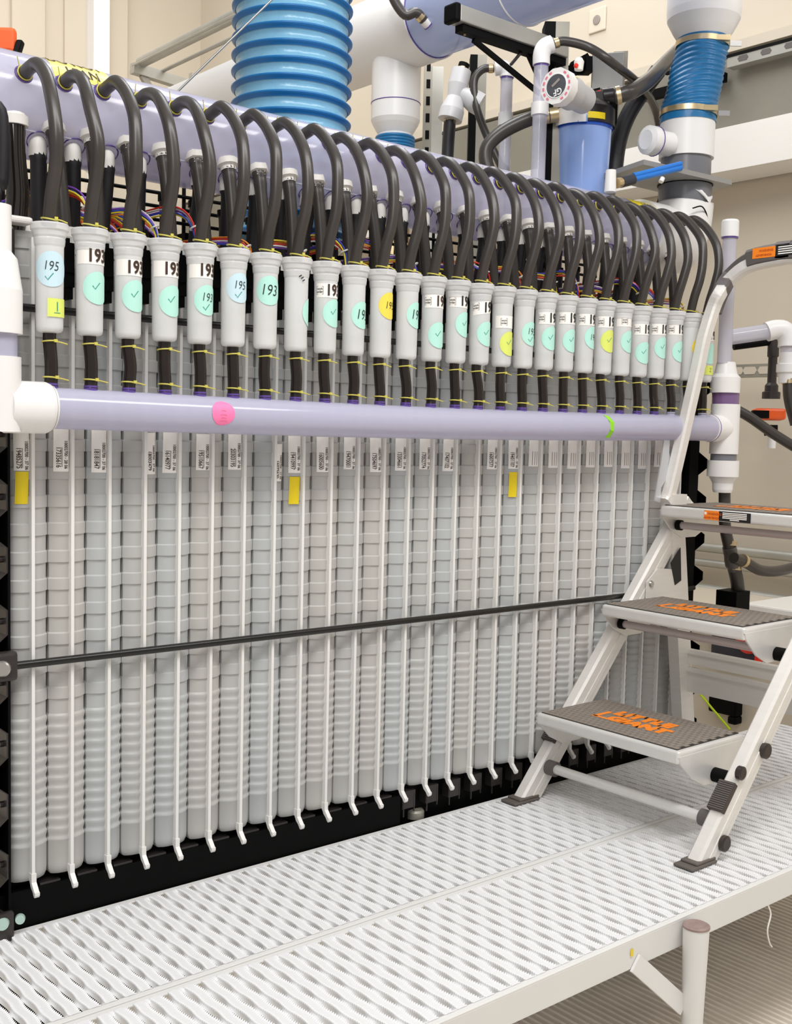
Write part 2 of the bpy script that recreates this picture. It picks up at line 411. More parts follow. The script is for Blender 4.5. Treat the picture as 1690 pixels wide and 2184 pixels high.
for i in range(N):
    X = i*P
    code = STK.get(i, (0, 0, 0, ''))[3]
    lb = 'white ribbed plastic panel with hooked foot, %s from the left black end plate' % ORD[i]
    if i in (0, 8, 17): lb = 'white ribbed panel with yellow tape and sticker %s, %s from left end plate' % (code, ORD[i])
    t = thing('ribbed_panel', lb, 'panel', (X, 0, 0), 'ribbed panels in the stack', world=False)
    jit = random.uniform(-.0008, .0008)
    for nm, me in (('panel_body', pm[(0, 2, 1, 0, 1, 2, 0, 1, 0, 2)[i % 10]]), ('rib', rb), ('hook', hkm), ('top_cap', capm)):
        o = link(nm, me, t)
        if nm == 'rib': o.location.x = jit
    if 0 < i < 18: link('black_seal', sealm, t).location = (.0484-P+.001*(i-1), 0, random.uniform(-.008, .004))
    if i in STK:
        a, bpx, side, code = STK[i]
        rx = on(1, 0, *[(v) for v in (0, 0)]) if False else None
        ppx = (845+FPX*((Vector((X, -.001, .7))-CAM).dot(_r))/depth((X, -.001, .7)))
        zt = on(1, 0, ppx, a).z; zb = on(1, 0, ppx, bpx).z
        w = .0215; xc = -.0145 if side < 0 else .0135
        yy = lambda x: .0024+prof(x, P-.0008, .015)
        rot = random.uniform(-.02, .02)
        h = zt-zb; zc = (zt+zb)/2
        def onp(vf, nm, mt, lift, par):
            b = B(); pts = []
            for x, y in vf[0]:
                xx = xc+x*(1 if side < 0 else .85)+y*rot; pts.append((xx, yy(xx)-lift, zc+y))
            return b.add(pts, vf[1]).obj(nm, mt, par)
        s = onp(rect2d(w, h, 6), 'sticker', PAPER, 0.0, t)
        q = text2d(code if code else 'IIIIIIII', .0105 if code else .006, .0)
        for tx, sz, dx, dy, mt in ((code, .0095, -.0045, -.012, INK), ('10002700 - 37 06' if i != 1 else '10002700 - 28 06', .0072, .0062, -.008, INK)):
            if not tx or i > 17: continue
            q = text2d(tx, sz, .0001)
            q = ([(dx+y, dy-x*.86) for x, y in q[0]], q[1])
            onp(q, 'print', mt, .0006, s)
        for dx in ((.0005,) if i <= 17 else (-.004, .001, .006)):   # lines of print too fine to read
            q = moved(rect2d(.0012, .030, 1), dx, -.012)
            onp(q, 'fine_print', GREYT, .0005, s)
    if i in (0, 8, 17):
        yp = {0: (1006, 1075), 8: (1017, 1075), 17: (1007, 1060)}[i]
        ppx = (845+FPX*((Vector((X, -.001, .6))-CAM).dot(_r))/depth((X, -.001, .6)))
        zt = on(1, 0, ppx, yp[0]).z; zb = on(1, 0, ppx, yp[1]).z
        b = B(); vf = rect2d(.018, zt-zb, 6)
        b.add([(-.0145+x+y*.03, .0022+prof(-.0145+x, P, .015), (zt+zb)/2+y) for x, y in vf[0]], vf[1]).obj('yellow_tape', YTAPE, t)
# black base tray under the stack
t = thing('base_tray', 'black steel base tray under the white panel stack', 'tray', (.85, .2, ZD-.2))
b = B().box(-.09, N*P+.02, .034, .42, ZD-.28, .012); b.obj('tray_body', BLK, t)
B().box(-.09, .772, .012, .034, ZD-.06, .004).obj('kick_strip', BLK, t)
bm_ = B().box(.018, .052, .014, .036, -.028, .008).box(.020, .0225, .0135, .016, -.044, -.004).box(.048, .0505, .0135, .016, -.036, .0).mesh('clip', BLKG)
for i in range(N):
    o = link('clip', bm_, t); o.location.x = i*P
    o.location = Vector((i*P, 0, 0))
tag(B().lathe([(.0, .006), (.017, .005), (.020, .001), (.020, -.012)], on(2, ZD+.008, 885, 1730), (0, 0, 1), 20).obj('levelling_foot', GALVD), 'round grey metal disc at the break in the black tray front', 'disc')
# end plates with trapezoid corrugation
def end_plate(X, sgn, label):
    t = thing('end_plate', label, 'plate', (X, .2, -.05))
    T0 = .004 if sgn < 0 else .036
    b = B().box(min(X, X+T0*sgn), max(X, X+T0*sgn), -.004, .38, -.05, 1.03)
    b.obj('flat_plate', BLK, t)
    per = .0955; pts = []; z = -.06
    amp = .026 if sgn < 0 else .074
    while z < .93:
        pts += [(T0, z), (T0, z+.038), (amp, z+.056), (amp, z+.077)]; z += per
    poly = [(X+sgn*x, zz) for x, zz in pts]
    back = [(X+sgn*(x+.0025), zz+.0) for x, zz in pts]
    vs = []; fs = []
    for (x, zz), (x2, z2) in zip(poly, back):
        vs += [(x, -.004, zz), (x2, -.004, z2), (x, .36, zz), (x2, .36, z2)]
    for i in range(len(poly)-1):
        a = i*4; c = a+4
        fs += [(a, c, c+1, a+1), (a+1, c+1, c+3, a+3), (a, a+2, c+2, c)]
    B().add(vs, fs).obj('corrugated_skin', BLKG if sgn < 0 else BLK, t)
    bt = B(); z = -.06
    while z < .9:
        for dz in (.012,):
            bt.cyl((X+sgn*(T0+.0025), .012, z+dz+.007), (X+sgn*(T0+.008), .012, z+dz+.007), .0055, 6)
        z += per
    bt.obj('bolts', BLKG, t)
    return t
lp = end_plate(-.036, -1, 'black corrugated steel end plate at the left end of the stack')
end_plate(N*P-.028, 1, 'black corrugated steel end plate behind the ladder rail')
# brackets and bolt heads where the tie rods leave the left plate
for zz in (.3705, .9125):
    B().box(-.064, -.030, -.022, -.004, zz-.022, zz+.024).bev('rod_bracket', BLKG, lp, .006)
    B().lathe([(.0125, 0), (.0125, .006), (.0105, .009)], (-.054, -.020, zz), (-.55, -.83, 0), 16).obj('rod_nut', STEEL, lp, 'round steel nut on the tie rod')
B().box(-.062, -.034, -.022, -.004, .955, 1.03).bev('corner_bracket', BLKG, lp, .004)
B().box(-.064, -.034, -.014, -.002, -.062, -.014).bev('foot_bracket', BLKG, lp, .004)
for xx, c in ((-.052, .0105), (-.024, .008)): B().lathe([(c, 0), (c*.9, .007)], (xx, -.010, -.030), (-.4, -.9, 0.1), 14).obj('nut', mat('mint_nut', (196, 222, 212), .3, metal=.3), lp, 'pale green steel nut')
for nm, zz, z2, lb in (('tie_rod', .3705, .3630, 'black tie rod across the middle of the white panels'), ('tie_rod', .9134, .909, 'black tie rod across the panels behind the clear vials')):
    tag(B().tube([(-.036, -.0115, zz), (N*P+.0, -.0115, z2-.001)], .0061, 12).obj(nm, ROD), lb, 'rod', 'black tie rods')

# ================================================================== lower pipe, left tee, vials and their hoses
YV = -.055
def ppx_of(p): p = Vector(p)-CAM; return 845+FPX*p.dot(_r)/p.dot(_f)
t = thing('manifold_pipe', 'long lavender clear pipe running across the panels below the vials', 'pipe', (0, YV, .73))
zp = lambda x: .7635-.0060*math.sin(math.pi*max(0, min(1, x/1.6)))
b = B().tube([(x/20, YV, zp(x/20)) for x in range(-1, 35)]+[(1.712, YV, .765)], .0310, 28, caps=False); b.obj('tube', LAV, t)
for k in range(N):
    X = k*P+.006
    B().cyl((X, YV, zp(X)+.029), (X, YV, zp(X)+.037), .0105, 14).obj('port', PURP if k < 24 else LAV, t)
# stickers stuck on the pipe (bent round it)
def on_pipe(vf, x0, cy, cz, R, a0, nm, mt, parent, along=True):
    pts = []
    for u, v in vf[0]:
        a = a0+v/R; pts.append((x0+u, cy-R*math.cos(a), cz+R*math.sin(a)))
    return B().add(pts, vf[1]).obj(nm, mt, parent)
def subdiv_disc(r, n=14):
    v = []; f = []
    for i in range(n+1):
        yv = -r+2*r*i/n; h = math.sqrt(max(1e-9, r*r-yv*yv)); v += [(-h, yv), (h, yv)]
    return (v, [(2*i, 2*i+1, 2*i+3, 2*i+2) for i in range(n)])
xs = on(1, YV-.031, 477, 888).x
pk = on_pipe(subdiv_disc(.0215), xs, YV, zp(xs), .0320, .12, 'pink_sticker', PINK, t)
on_pipe(([(-.021, -.004), (-.012, -.020), (.004, -.022), (-.004, -.010)], [(0, 1, 2, 3)]), xs, YV, zp(xs), .0320, .12, 'sticker_tail', PINK, t)
for dv, w in ((-.004, .012), (-.009, .010), (-.014, .014), (.003, .009)):
    on_pipe(stroke2d([(-w/2, dv), (-.001, dv+.0012), (w/2, dv)], .0007), xs, YV, zp(xs), .0325, .12, 'writing', REDP, t)
xs = on(1, YV-.031, 1303, 905).x
on_pipe(([(-.006, -.030), (.010, -.030), (.012, -.012), (.0125, .008), (.004, .024), (-.010, .028), (-.002, .010), (.0, -.010)], [(0, 1, 2, 7), (7, 2, 3, 6), (6, 3, 4, 5)]), xs, YV, zp(xs), .0324, .08, 'green_tape', GREEN, t)
# left-hand white tee standing in front of the end plate
t = thing('pipe_tee', 'white pipe tee with reducers at the left end of the lavender manifold', 'pipe fitting', (-.079, YV, .55))
xv = -.079
B().lathe([(.0385, 0), (.0385, .060), (.036, .066), (.0365, .066)], (-.064, YV, .7635), (1, 0, 0), 28).lathe([(.036, 0), (.034, .004)], (.002, YV, .7635), (1, 0, 0), 28).obj('tee_arm', WHITE, t)
B().lathe([(.0375, .7275), (.0375, .835)], (xv, YV, 0), n=28).obj('tee_body', WHITE, t)
B().lathe([(.0325, .830), (.0325, .872)], (xv, YV, 0), n=24).obj('clear_section', LAV, t)
B().lathe([(.0395, .868), (.0395, .930), (.0375, .942), (.0325, .975), (.0245, .985), (.0245, 1.050)], (xv, YV, 0), n=28).obj('reducer', WHITE, t)
B().lathe([(.0165, 1.045), (.0165, 1.20)], (xv-.01, YV, 0), n=20).obj('riser', LAV, t)
q = text2d('SCH 40 PVC', .010, .0)
flat(q, on(1, -.0925, 22, 855)+Vector((0, -.002, 0)), (.80, 0, -.6), (.6, 0, .8), 'moulded_print', GREYT, t) if False else None

# vials
VZT, VZB = 1.034, .874
vb = B().lathe([(.0095, 0), (.0135, .001), (.0168, .002), (.0190, .0045), (.0198, .009), (.0208, .130)], (0, 0, 0), n=28, sharp=False, caps=False)
vmesh = vb.mesh('vial_body', VIAL)
vf_ = B().lathe([(.0208, .126), (.0220, .129), (.0228, .137), (.0224, .139), (.0240, .142), (.0252, .148), (.0274, .1505), (.0278, .158), (.0266, .160), (.012, .1605), (.0, .1605)], n=28, sharp=True, caps=False)
cmesh = vf_.mesh('vial_flange', CAPP)
# (text band z px | None, sticker colour, sticker z px, writing, angle offset deg, note)
VD = [(None, LBLUE, 574, '195', -14), (546, TEAL, 614, 'v', 12), (571, TEAL, 631, 'v', 12), (574, TEAL, 642, 'v', 12), (577, TEAL, 640, '193v', 10), (None, LBLUE, 614, '195', 2),
      (None, TEAL, 620, '193', -12), (None, TEAL, 665, '', 62), (620, TEAL, 668, 'v', 16), (None, TEAL, 672, '193', 16), (None, YSTK, 652, '195', 14), (None, TEAL, 672, '193', 22),
      (643, TEAL, 715, 'v', 4), (643, TEAL, 692, 'v', 18), (655, TEAL, 712, 'v', 8), (687, LIME, 733, 'v', 10), (None, TEAL, 712, '193v', 8), (679, TEAL, 722, 'v', 2),
      (679, TEAL, 727, 'v', 6), (682, TEAL, 720, '193', 18), (687, LIME, 728, 'v', 0), (685, TEAL, 729, 'v', 10), (703, TEAL, 753, 'v', -8), (703, TEAL, 742, 'v', 2),
      (703, TEAL, 750, 'v', 8), (None, YSTK, 742, 'v', 30), (716, TEAL, 755, '', -10)]
cname = {LBLUE.name: 'pale blue', TEAL.name: 'mint', YSTK.name: 'yellow', LIME.name: 'lime'}
def wrap(vf, R, zc, th0, nm, mt, parent, tilt=0.):
    pts = []
    for u, v in vf[0]:
        a = th0+u/R; pts.append((R*math.sin(a), -R*math.cos(a), zc+v+u*tilt))
    return B().add(pts, vf[1]).obj(nm, mt, parent)
t193 = split2d(text2d('193', .0270, .0008, 0, .86), .0035)
t1 = split2d(text2d('1', .0285, .0007, 0, .88), .0035)
WO = split2d(text2d('work\norder', .0052, .0001), .003)
WOB = (lambda w, h, k: [stroke2d([(-w, -h), (w, -h)], k), stroke2d([(-w, h), (w, h)], k), stroke2d([(-w, -h), (-w, h)], k), stroke2d([(w, -h), (w, h)], k)])(.0068, .0068, .0008)
for i in range(N):
    band, sc, sz, wr, off = VD[i]
    X = i*P+.004
    nm = ORD[i]
    what = 'bare clear vial' if i == 7 else 'clear vial'
    if i == 0: ds = 'pale blue 195 sticker and small yellow 1 note'
    elif i == 26: ds = 'mint sticker and yellow 2 note'
    elif i == 7: ds = 'only a sliver of mint sticker'
    else:
        ds = cname[sc.name]+' round sticker'
        if '19' in wr: ds += ' handwritten '+wr[:3]
        if band: ds = 'printed 193 band and '+ds
    t = thing('sample_vial', '%s with %s, %s from left' % (what, ds, nm), 'vial', (X, YV, VZB), 'clear vials in a row', world=False)
    for n2, me in (('vial_body', vmesh), ('vial_flange', cmesh)): link(n2, me, t)
    px = ppx_of((X, YV-.02, .95))
    Z = lambda y: on(1, YV-.021, px, y).z-VZB
    R = .0211
    if band:
        zc = Z(band); til = 0.0
        if i == 14: til = .14
        if i == 13: til = -.05
        bo = wrap(rect2d(.066, .0245, 16), R, zc, math.radians(6), 'number_band', PAPER, t, til)
        one = i in (15, 21)
        sh = math.radians((6, 14)[i > 8])
        if i >= 11: sh = math.radians(10)
        if one: wrap(t1, R+.0009, zc, math.radians(36), 'print', INK if i < 13 else INKK, bo, til)
        else: wrap(t193, R+.0009, zc, sh+math.radians(2 if i < 9 else 8), 'print', INK if i < 13 else INKK, bo, til)
        if i >= 8:
            wo = math.radians(-66 if not one else -34)
            wrap(moved(WO, 0, 0), R+.0006, zc, wo, 'small_print', INKK, bo, til)
            for s_ in WOB: wrap(s_, R+.0006, zc, wo, 'print_frame', GREYT, bo, til)
    if sc:
        zc = Z(sz); th = math.radians(off)
        so = wrap(disc2d(.0245 if i != 0 else .026, 18), R+.0003, zc, th, 'round_sticker', sc, t)
        vaz = math.atan2(X-CAM.x, YV-CAM.y)     # writing sits where the photo shows it, nearer the middle of the sticker
        ink = INKK if wr.startswith('19') else INKG
        tt = th-math.radians(4)
        if wr.startswith('19'):
            q = split2d(text2d(wr[:3], .026 if i in (6, 9, 11) else .0195, -.0002, .18, .82), .004)
            wrap(q, R+.0009, zc+(.004 if 'v' in wr or i in (0, 5) else 0), tt, 'handwriting', ink, so, -.06)
        if 'v' in wr or i in (0, 5):
            q = stroke2d(CHECK, .0013); q = moved(q, 0, -.012 if wr.startswith('19') else .002)
            wrap(q, R+.0008, zc, tt-math.radians(6), 'check_mark', INKG if i != 5 else LBLUE if False else INKG, so)
    if i == 0:
        nb = wrap(rect2d(.032, .027, 8), R+.0003, Z(656), math.radians(12), 'note', LIME, t)
        wrap(split2d(text2d('1', .021, -.0003), .003), R+.0008, Z(655), math.radians(8), 'handwriting', INKG, nb)
        wrap(rect2d(.010, .0009, 2), R+.0008, Z(667), math.radians(8), 'underline', INKG, nb)
    if i == 26:
        nb = wrap(rect2d(.034, .022, 8), R+.0003, Z(790), math.radians(-8), 'note', LIME, t)
        wrap(split2d(text2d('2', .014, -.0003), .003), R+.0008, Z(790), math.radians(-8), 'handwriting', INKK, nb)
    if i == 7:
        for dx, dz in ((-.008, .128), (-.004, .125), (-.001, .121)): wrap(rect2d(.005, .0022, 2), R+.002, dz, dx*40, 'black_scuff', INKK, t, .6)
# short lower hoses with a clamp at each end
ringm = None
def clamp(c, ax, R, parent, tail=None, mt=YEL, ears=False, name='clamp'):
    b = B(); b.torus(c, ax, R, .0013, 18, 6); c = Vector(c)
    if tail is not None: b.tube([c+Vector((R*.55, -R*.85, .0)), c+Vector((R*1.2, -R*.9, -.001)), c+Vector((R*1.2+tail, -R*.7, -.003))], .0011, 5)
    b.obox(c+Vector((R*.45, -R*.92, .001)), (1, 0, 0), (0, 1, 0), (0, 0, 1), .005, .004, .0045)
    if ears:
        for sx in (-1, 1):
            p = c+Vector((sx*R*.75, .002, R*.75)); b.tube([p, p+Vector((sx*.003+random.uniform(-.002, .002), -.004, .014+random.uniform(-.003, .003)))], .0008, 4)
    return b.obj(name, mt, parent)
for i in range(N):
    X = i*P+.004; X2 = i*P+.006
    zl = zp(X2)+.033
    t = thing('short_hose', 'short glossy dark hose between the manifold and the %s vial' % ORD[i], 'hose', (X2, YV, zl), 'short hoses under the vials')
    j = random.uniform(-.002, .004); d = (.0 if i < 8 else .003)*random.uniform(0, 2)
    pts = smooth([(X2, YV, zl), (X2+j*.4, YV, zl+.02), (X+j-d*.5, YV-.001, (zl+VZB)/2), (X-d, YV, VZB-.012), (X-d, YV, VZB+.002)], 4)
    B().tube(pts, [.0107]+[.0098]*(len(pts)-2)+[.0105], 14).obj('hose', STUB, t)
    clamp((X2, YV, zl+.012), (.08, .05, 1), .0112, t, .011)
    clamp((X-d, YV, VZB-.012), (-.05, .08, 1), .0112, t, .011)
# ================================================================== upper header and hoses
HY, HZ, HR = .125, 1.245, .080
t = thing('header_pipe', 'large lavender clear header pipe with yellow warning labels along the top', 'pipe', (0, HY, HZ-HR)); HDR = t
hz = lambda x: HZ-.0045*max(0, min(1, x/1.2))
B().tube([(x/10, HY, hz(x/10)) for x in range(-1, 18)], HR, 48, caps=False).obj('tube', LAV, t)
B().lathe([(.093, 0), (.093, .085), (.088, .092), (.081, .092)], (-.155, HY, HZ), (1, 0, 0), 40).obj('end_coupling', WHITE, t)
def on_hdr(vf, x0, a0, nm, mt, R=HR+.0006, par=None):
    pts = []
    for u, v in vf[0]:
        a = a0+v/R; pts.append((x0+u, HY-R*math.cos(a), hz(x0)+R*math.sin(a)))
    return B().add(pts, vf[1]).obj(nm, mt, par or HDR)
def rectv(w, h, nv=10): return ([(x, -h/2+h*i/nv) for i in range(nv+1) for x in (-w/2, w/2)], [(2*i, 2*i+1, 2*i+3, 2*i+2) for i in range(nv)])
x0_ = on(1, HY-.055, 108, 140).x; x1_ = on(1, HY-.055, 234, 172).x
sg = on_hdr(rectv(x1_-x0_, .100), (x0_+x1_)/2, math.radians(64), 'warning_label', YSIGN)
for tx, a in (('DO NOT', 66), ('LEAN', 42)):
    on_hdr(text2d(tx, .030, .0006, 0, .78), (x0_+x1_)/2+(.002 if tx == 'LEAN' else -.002), math.radians(a), 'lettering', INK, HR+.0014, sg)
x0_ = on(1, HY-.055, 1352, 438).x; x1_ = on(1, HY-.055, 1424, 452).x
sg = on_hdr(rectv(x1_-x0_, .095), (x0_+x1_)/2, math.radians(68), 'warning_label', mat('yellow_sign_deep', (246, 222, 30), .35))
for tx, a in (('DO NOT', 74), ('LEAN', 51)): on_hdr(text2d(tx, .028, .0004, 0, .78), (x0_+x1_)/2, math.radians(a), 'lettering', GREYP, HR+.0014, sg)
B().tube([(-.05, HY-.0625, HZ-.0515), (1.65, HY-.0625, HZ-.056)], .0016, 5).obj('seam', LAV2, t)
for i in range(N):
    x0 = i*P+.0075+.0010*i; X = i*P+.004
    if i >= 22: x0 = 22*P+.0295+(i-22)*P*.985
    w1 = random.uniform(-.004, .004); w2 = random.uniform(-.006, .006)
    py, pz = HY-HR*math.cos(math.radians(21)), hz(x0)+HR*math.sin(math.radians(21))
    lean = .004*max(0, min(1, (i-2)/8))
    if i == 26: pass
    t = thing('arched_hose', 'black hose arching from the header pipe down to the %s vial' % ORD[i], 'hose', (X, YV, VZT), 'arched hoses over the vials')
    pts = smooth([(x0, py+.004, pz-.002), (x0+.001, py-.022, pz+.005), (x0+.002, py-.048, pz+.003+w1), (x0+.001+w1, py-.080, pz-.020), (x0-.003+w1, py-.112-w2*.3, pz-.062),
                  ((x0+X)/2-.001+lean, py-.126+w2*.4, pz-.112), (X+.002+lean, py-.124, pz-.155), (X-.001, YV-.010, VZT+.038), (X-.001, YV, VZT-.004)], 5)
    B().tube(pts, .0103, 14).obj('hose', RUB, t)
    clamp((x0, py-.006, pz+.001), (0, -1, .12), .0113, t, None, YEL, True)
    clamp((X-.001, YV-.002, VZT+.006), (.1, -.1, 1), .0118, t, .010)
    B().torus((x0, py-.0005, pz), (0, -1, .35), .0132, .0016, 16, 5).obj('port_ring', PURP, t)
# straight hoses hanging from the underside of the header
for i in range(N+1):
    X = i*P-.006
    fy, fz = HY-HR*.86, hz(X)-HR*.51
    if i <= N-1:
        t = thing('white_capped_hose', 'straight black hose under a white hex ferrule, %s from the left' % ORD[i], 'hose', (X, .06, 1.03), 'straight hoses under the header front')
        ax = Vector((0, -.30, -1)).normalized(); c = Vector((X, fy, fz))
        B().lathe([(.0195, 0), (.0195, .011), (.014, .013), (.014, .02)], c-ax*.004, ax, 6 if i % 2 else 14).obj('ferrule', WHITE2, t)
        jx = random.uniform(-.004, .010)
        pts = smooth([c+ax*.009, c+ax*.030, (X+jx*.5, fy-.018, 1.11), (X+jx, .032, 1.03)], 5)
        B().tube(pts, [.0138]*3+[.0122]*3+[.0112]*(len(pts)-7)+[.012], 12).obj('hose', RUB, t)
    X = .040+.0579*i
    if i < N:
        t = thing('elbow_hose', 'straight dark hose under a white elbow beneath the header, %s from the left' % ORD[i], 'hose', (X, .09, 1.03), 'straight hoses under the header middle')
        c = Vector((X, HY-HR*.62, hz(X)-HR*.80))
        B().lathe([(.002, .012), (.010, .009), (.0140, .001), (.0145, -.010), (.0145, -.022)], c, (0, 0, 1), 14, sharp=False).obj('elbow', WHITE2, t)
        B().torus(c+Vector((.001, -.001, .003)), (0, -.62, -.80), .0185, .0012, 18, 5).obj('port_ring', PURP, t)
        B().tube(smooth([c+Vector((0, 0, -.016)), c+Vector((.001, 0, -.04)), (X+random.uniform(-.004, .008), .09, 1.03)], 4), [.0142]*3+[.0125]*6, 12).obj('hose', RUBB, t)
    X = i*P+.030
    if i < N-1:
        t = thing('rear_hose', 'black corrugated hose behind the header hoses, %s from the left' % ORD[i], 'hose', (X, .235, 1.03), 'rear hoses behind the header')
        zt = 1.162+random.uniform(-.012, .006)
        B().tube(smooth([(X, .225, zt), (X+.002, .226, 1.10), (X+random.uniform(-.008, .008), .235, 1.03)], 4), .0135, 12).obj('hose', RUBB, t)
        B().lathe([(.0155, 0), (.0155, .012)], (X, .225, zt-.012), n=12).obj('cuff', BLK, t)

# ================================================================== wiring and rack behind the header hoses
t = thing('cable_rack', 'black wire cable rack behind the hanging hoses', 'rack', (.8, .33, 1.03))
rk = []
rod = B().tube([(-.05, 0, 0), (N*P-.02, 0, 0)], .0035, 6).mesh('rail', BLK)
for k in range(7):
    o = link('rail', rod, t); o.location = Vector((0, .325, 1.035+k*.026))
post = B().tube([(0, 0, 0), (0, 0, .20)], .004, 6).mesh('upright', BLK)
for k in range(19):
    o = link('upright', post, t); o.location = Vector((-.03+k*.095, .332, 1.02))
boxm = B().box(-.022, .022, .27, .30, 1.03, 1.112).box(-.018, .018, .262, .27, 1.045, 1.10).mesh('connector_block', BLK)
for k in range(22):
    if k % 5 == 1: continue
    o = link('connector_block', boxm, t); o.location = Vector((.06+k*.075, 0, 0))
for k in range(17):
    x = .03+k*.099
    t = thing('wire_bundle', 'bundle of coloured wires between the hanging hoses above the %s vial' % ORD[min(26, int(x/P))], 'wires', (x, .05, 1.03), 'coloured wire bundles')
    z0 = 1.045+random.uniform(0, .02); L = random.uniform(.10, .16); h = random.uniform(.02, .05)
    base = [Vector((x-.05, .26, z0+.01)), Vector((x+L*.15, .10, z0+h*.9)), Vector((x+L*.45, .055, z0+h)), Vector((x+L*.62, .035, z0+h*.45)), Vector((x+L*.66, .03, 1.025))]
    for w in range(5):
        dv = Vector((random.uniform(-.004, .004), random.uniform(-.004, .004), (w-2)*.0032))
        B().tube(smooth([p+dv for p in base], 4), .0016, 5).obj('wire', WIRES[(w+k) % 6], t)
    B().torus(base[3], (base[4]-base[2]), .0085, .0016, 12, 5).obj('cable_tie', WHITE2, t)
for k in range(6):   # thick loops seen at the left end
    x = .09+k*.025
    t = thing('wire_loop', 'loose multicoloured wire loop behind the %s arched hose' % ORD[k+1], 'wires', (x, .09, 1.03), 'loose wire loops at the left end')
    for w in range(4):
        dv = Vector((0, w*.003, w*.004))
        B().tube(smooth([Vector((x-.06, .12, 1.045))+dv, Vector((x-.02, .09, 1.075+k*.003))+dv, Vector((x+.03, .08, 1.065))+dv, Vector((x+.05, .075, 1.035))+dv], 5), .0018, 5).obj('wire', WIRES[(w+k*2) % 6], t)
# near-left black hose and plate beside the first arched hose
t = thing('large_hose', 'large glossy black hose at the left picture edge under the header', 'hose', (-.035, .03, 1.02))
c = on(1, .03, 30, 258)
B().lathe([(.021, 0), (.021, .014)], c-Vector((0, 0, .007)), n=18).obj('ferrule', WHITE2, t)
B().tube(smooth([c, c+Vector((0, -.002, -.05)), c+Vector((.003, -.004, -.12)), c+Vector((-.004, 0, -.19))], 5), .0165, 16).obj('hose', mat('gloss_black_hose', (30, 24, 20), .12, spec=.8), t)
a = on(1, -.02, 5, 235); b_ = on(1, -.02, 2, 640)
tag(B().tube(smooth([a+Vector((-.02, 0, .004)), a+Vector((-.004, 0, -.01)), a+Vector((-.004, 0, -.1)), b_+Vector((-.012, 0, .15)), b_+Vector((-.02, 0, 0))], 5), .0125, 12).obj('edge_hose', RUBB), 'dark hose running down the left picture edge in front of the end plate', 'hose')
p = on(1, .0, 32, 470)
tag(B().obox(p, (1, 0, 0), (0, 1, 0), (0, 0, 1), .045, .03, .011).bev('white_clip', WHITE2, None, .004), 'white plastic clip on top of the left end plate', 'clip')

# ================================================================== blue duct and the pipes above the stack
D = 2.45
c = at(622, 200, D); cx, cy = c.x, c.y
t = thing('flexible_duct', 'wide blue spiral flexible duct dropping behind the header pipe', 'duct', (cx, cy, 1.2))
Rd = 125*D/FPX
prf = []; pitch = .0345; z = 1.16
rings = []
while z < 1.95:
    for q, r in ((0, 0), (.12, -.003), (.35, -.0085), (.6, -.0085), (.85, -.003)): prf.append((Rd+r, z+q*pitch))
    rings.append(z); z += pitch
B().lathe(prf, (cx, cy, 0), n=56, sharp=False, caps=False).obj('fabric_sleeve', BLUEF, t)
tm = B().lathe([(Rd-.0040, -.0085), (Rd-.0010, -.0040), (Rd+.0030, -.0012), (Rd+.0034, .0014), (Rd+.0006, .0034)], n=56, sharp=False, caps=False).mesh('wire_ring_and_shade', BLUER)  # wire rib with a dark lower band, painted as the fabric's shaded underside
for z in rings: o = link('wire_ring_and_shade', tm, t); o.location = Vector((cx, cy, z))
a, b_ = at(380, 194, 2.25), at(592, -12, 2.25)
tag(B().tube([a, b_], .0021, 6).obj('steel_cable', STEEL), 'thin steel cable slanting up across the blue duct', 'cable')
# white tee and the big clear pipe (they run towards the viewer along y)
D = 3.4; kT = D/2.75; c = at(845, 200, D)
tx, ty = c.x, c.y
zc = at(868, 72, D).z
B_ = 105*D/FPX/2
t = thing('large_tee', 'big white pipe tee above the header with a down-branch and blue sleeve', 'pipe fitting', (tx, ty, zc))
B().lathe([(.094*kT, 0), (.094*kT, 2.2)], (tx, ty-.13*kT, zc), (0, 1, 0), 44).obj('run', WHITE, t)
zb1 = at(845, 222, D).z; zb2 = at(845, 270, D).z; zb3 = at(845, 292, D).z; zb4 = at(845, 312, D).z
B().lathe([(B_, zb1), (B_, zc)], (tx, ty, 0), n=36, caps=False).obj('branch', WHITE, t)
B().lathe([(B_*1.0, zb1), (B_*1.0, zb2+.018), (B_*.92, zb2+.004), (B_*.70, zb3+.008), (B_*.70, zb4)], (tx, ty, 0), n=36).obj('reducer', WHITE, t)
B().torus((tx, ty, zb1), (0, 0, 1), B_*1.0, .0016, 36, 5).obj('glue_line', PURP, t)
for k in range(5): B().torus((tx, ty, zb3-.004-k*.009), (0, 0, 1), B_*.74, .006, 30, 8).obj('sleeve_ring', BLUEX, t)
B().cyl((tx, ty, zb4), (tx, ty, 1.26), B_*.68, 24).obj('tail_pipe', BRASS, t)
t = thing('clear_main_pipe', 'big blue-tinted clear pipe running up towards the upper right', 'pipe', (tx, ty-.6, zc))
B().lathe([(.0885*kT, 0), (.0885*kT, 1.8)], (tx, ty-.13*kT, zc), (0, -1, 0), 48, caps=False).obj('tube', LAVD, t)
B().torus((tx, ty-.131*kT, zc), (0, 1, 0), .0895*kT, .0018, 48, 6).obj('primer_ring', PURP, t)
B().torus((tx, ty-.42*kT, zc), (0, 1, 0), .0895*kT, .0022, 48, 6).obj('joint', PAPER, t)
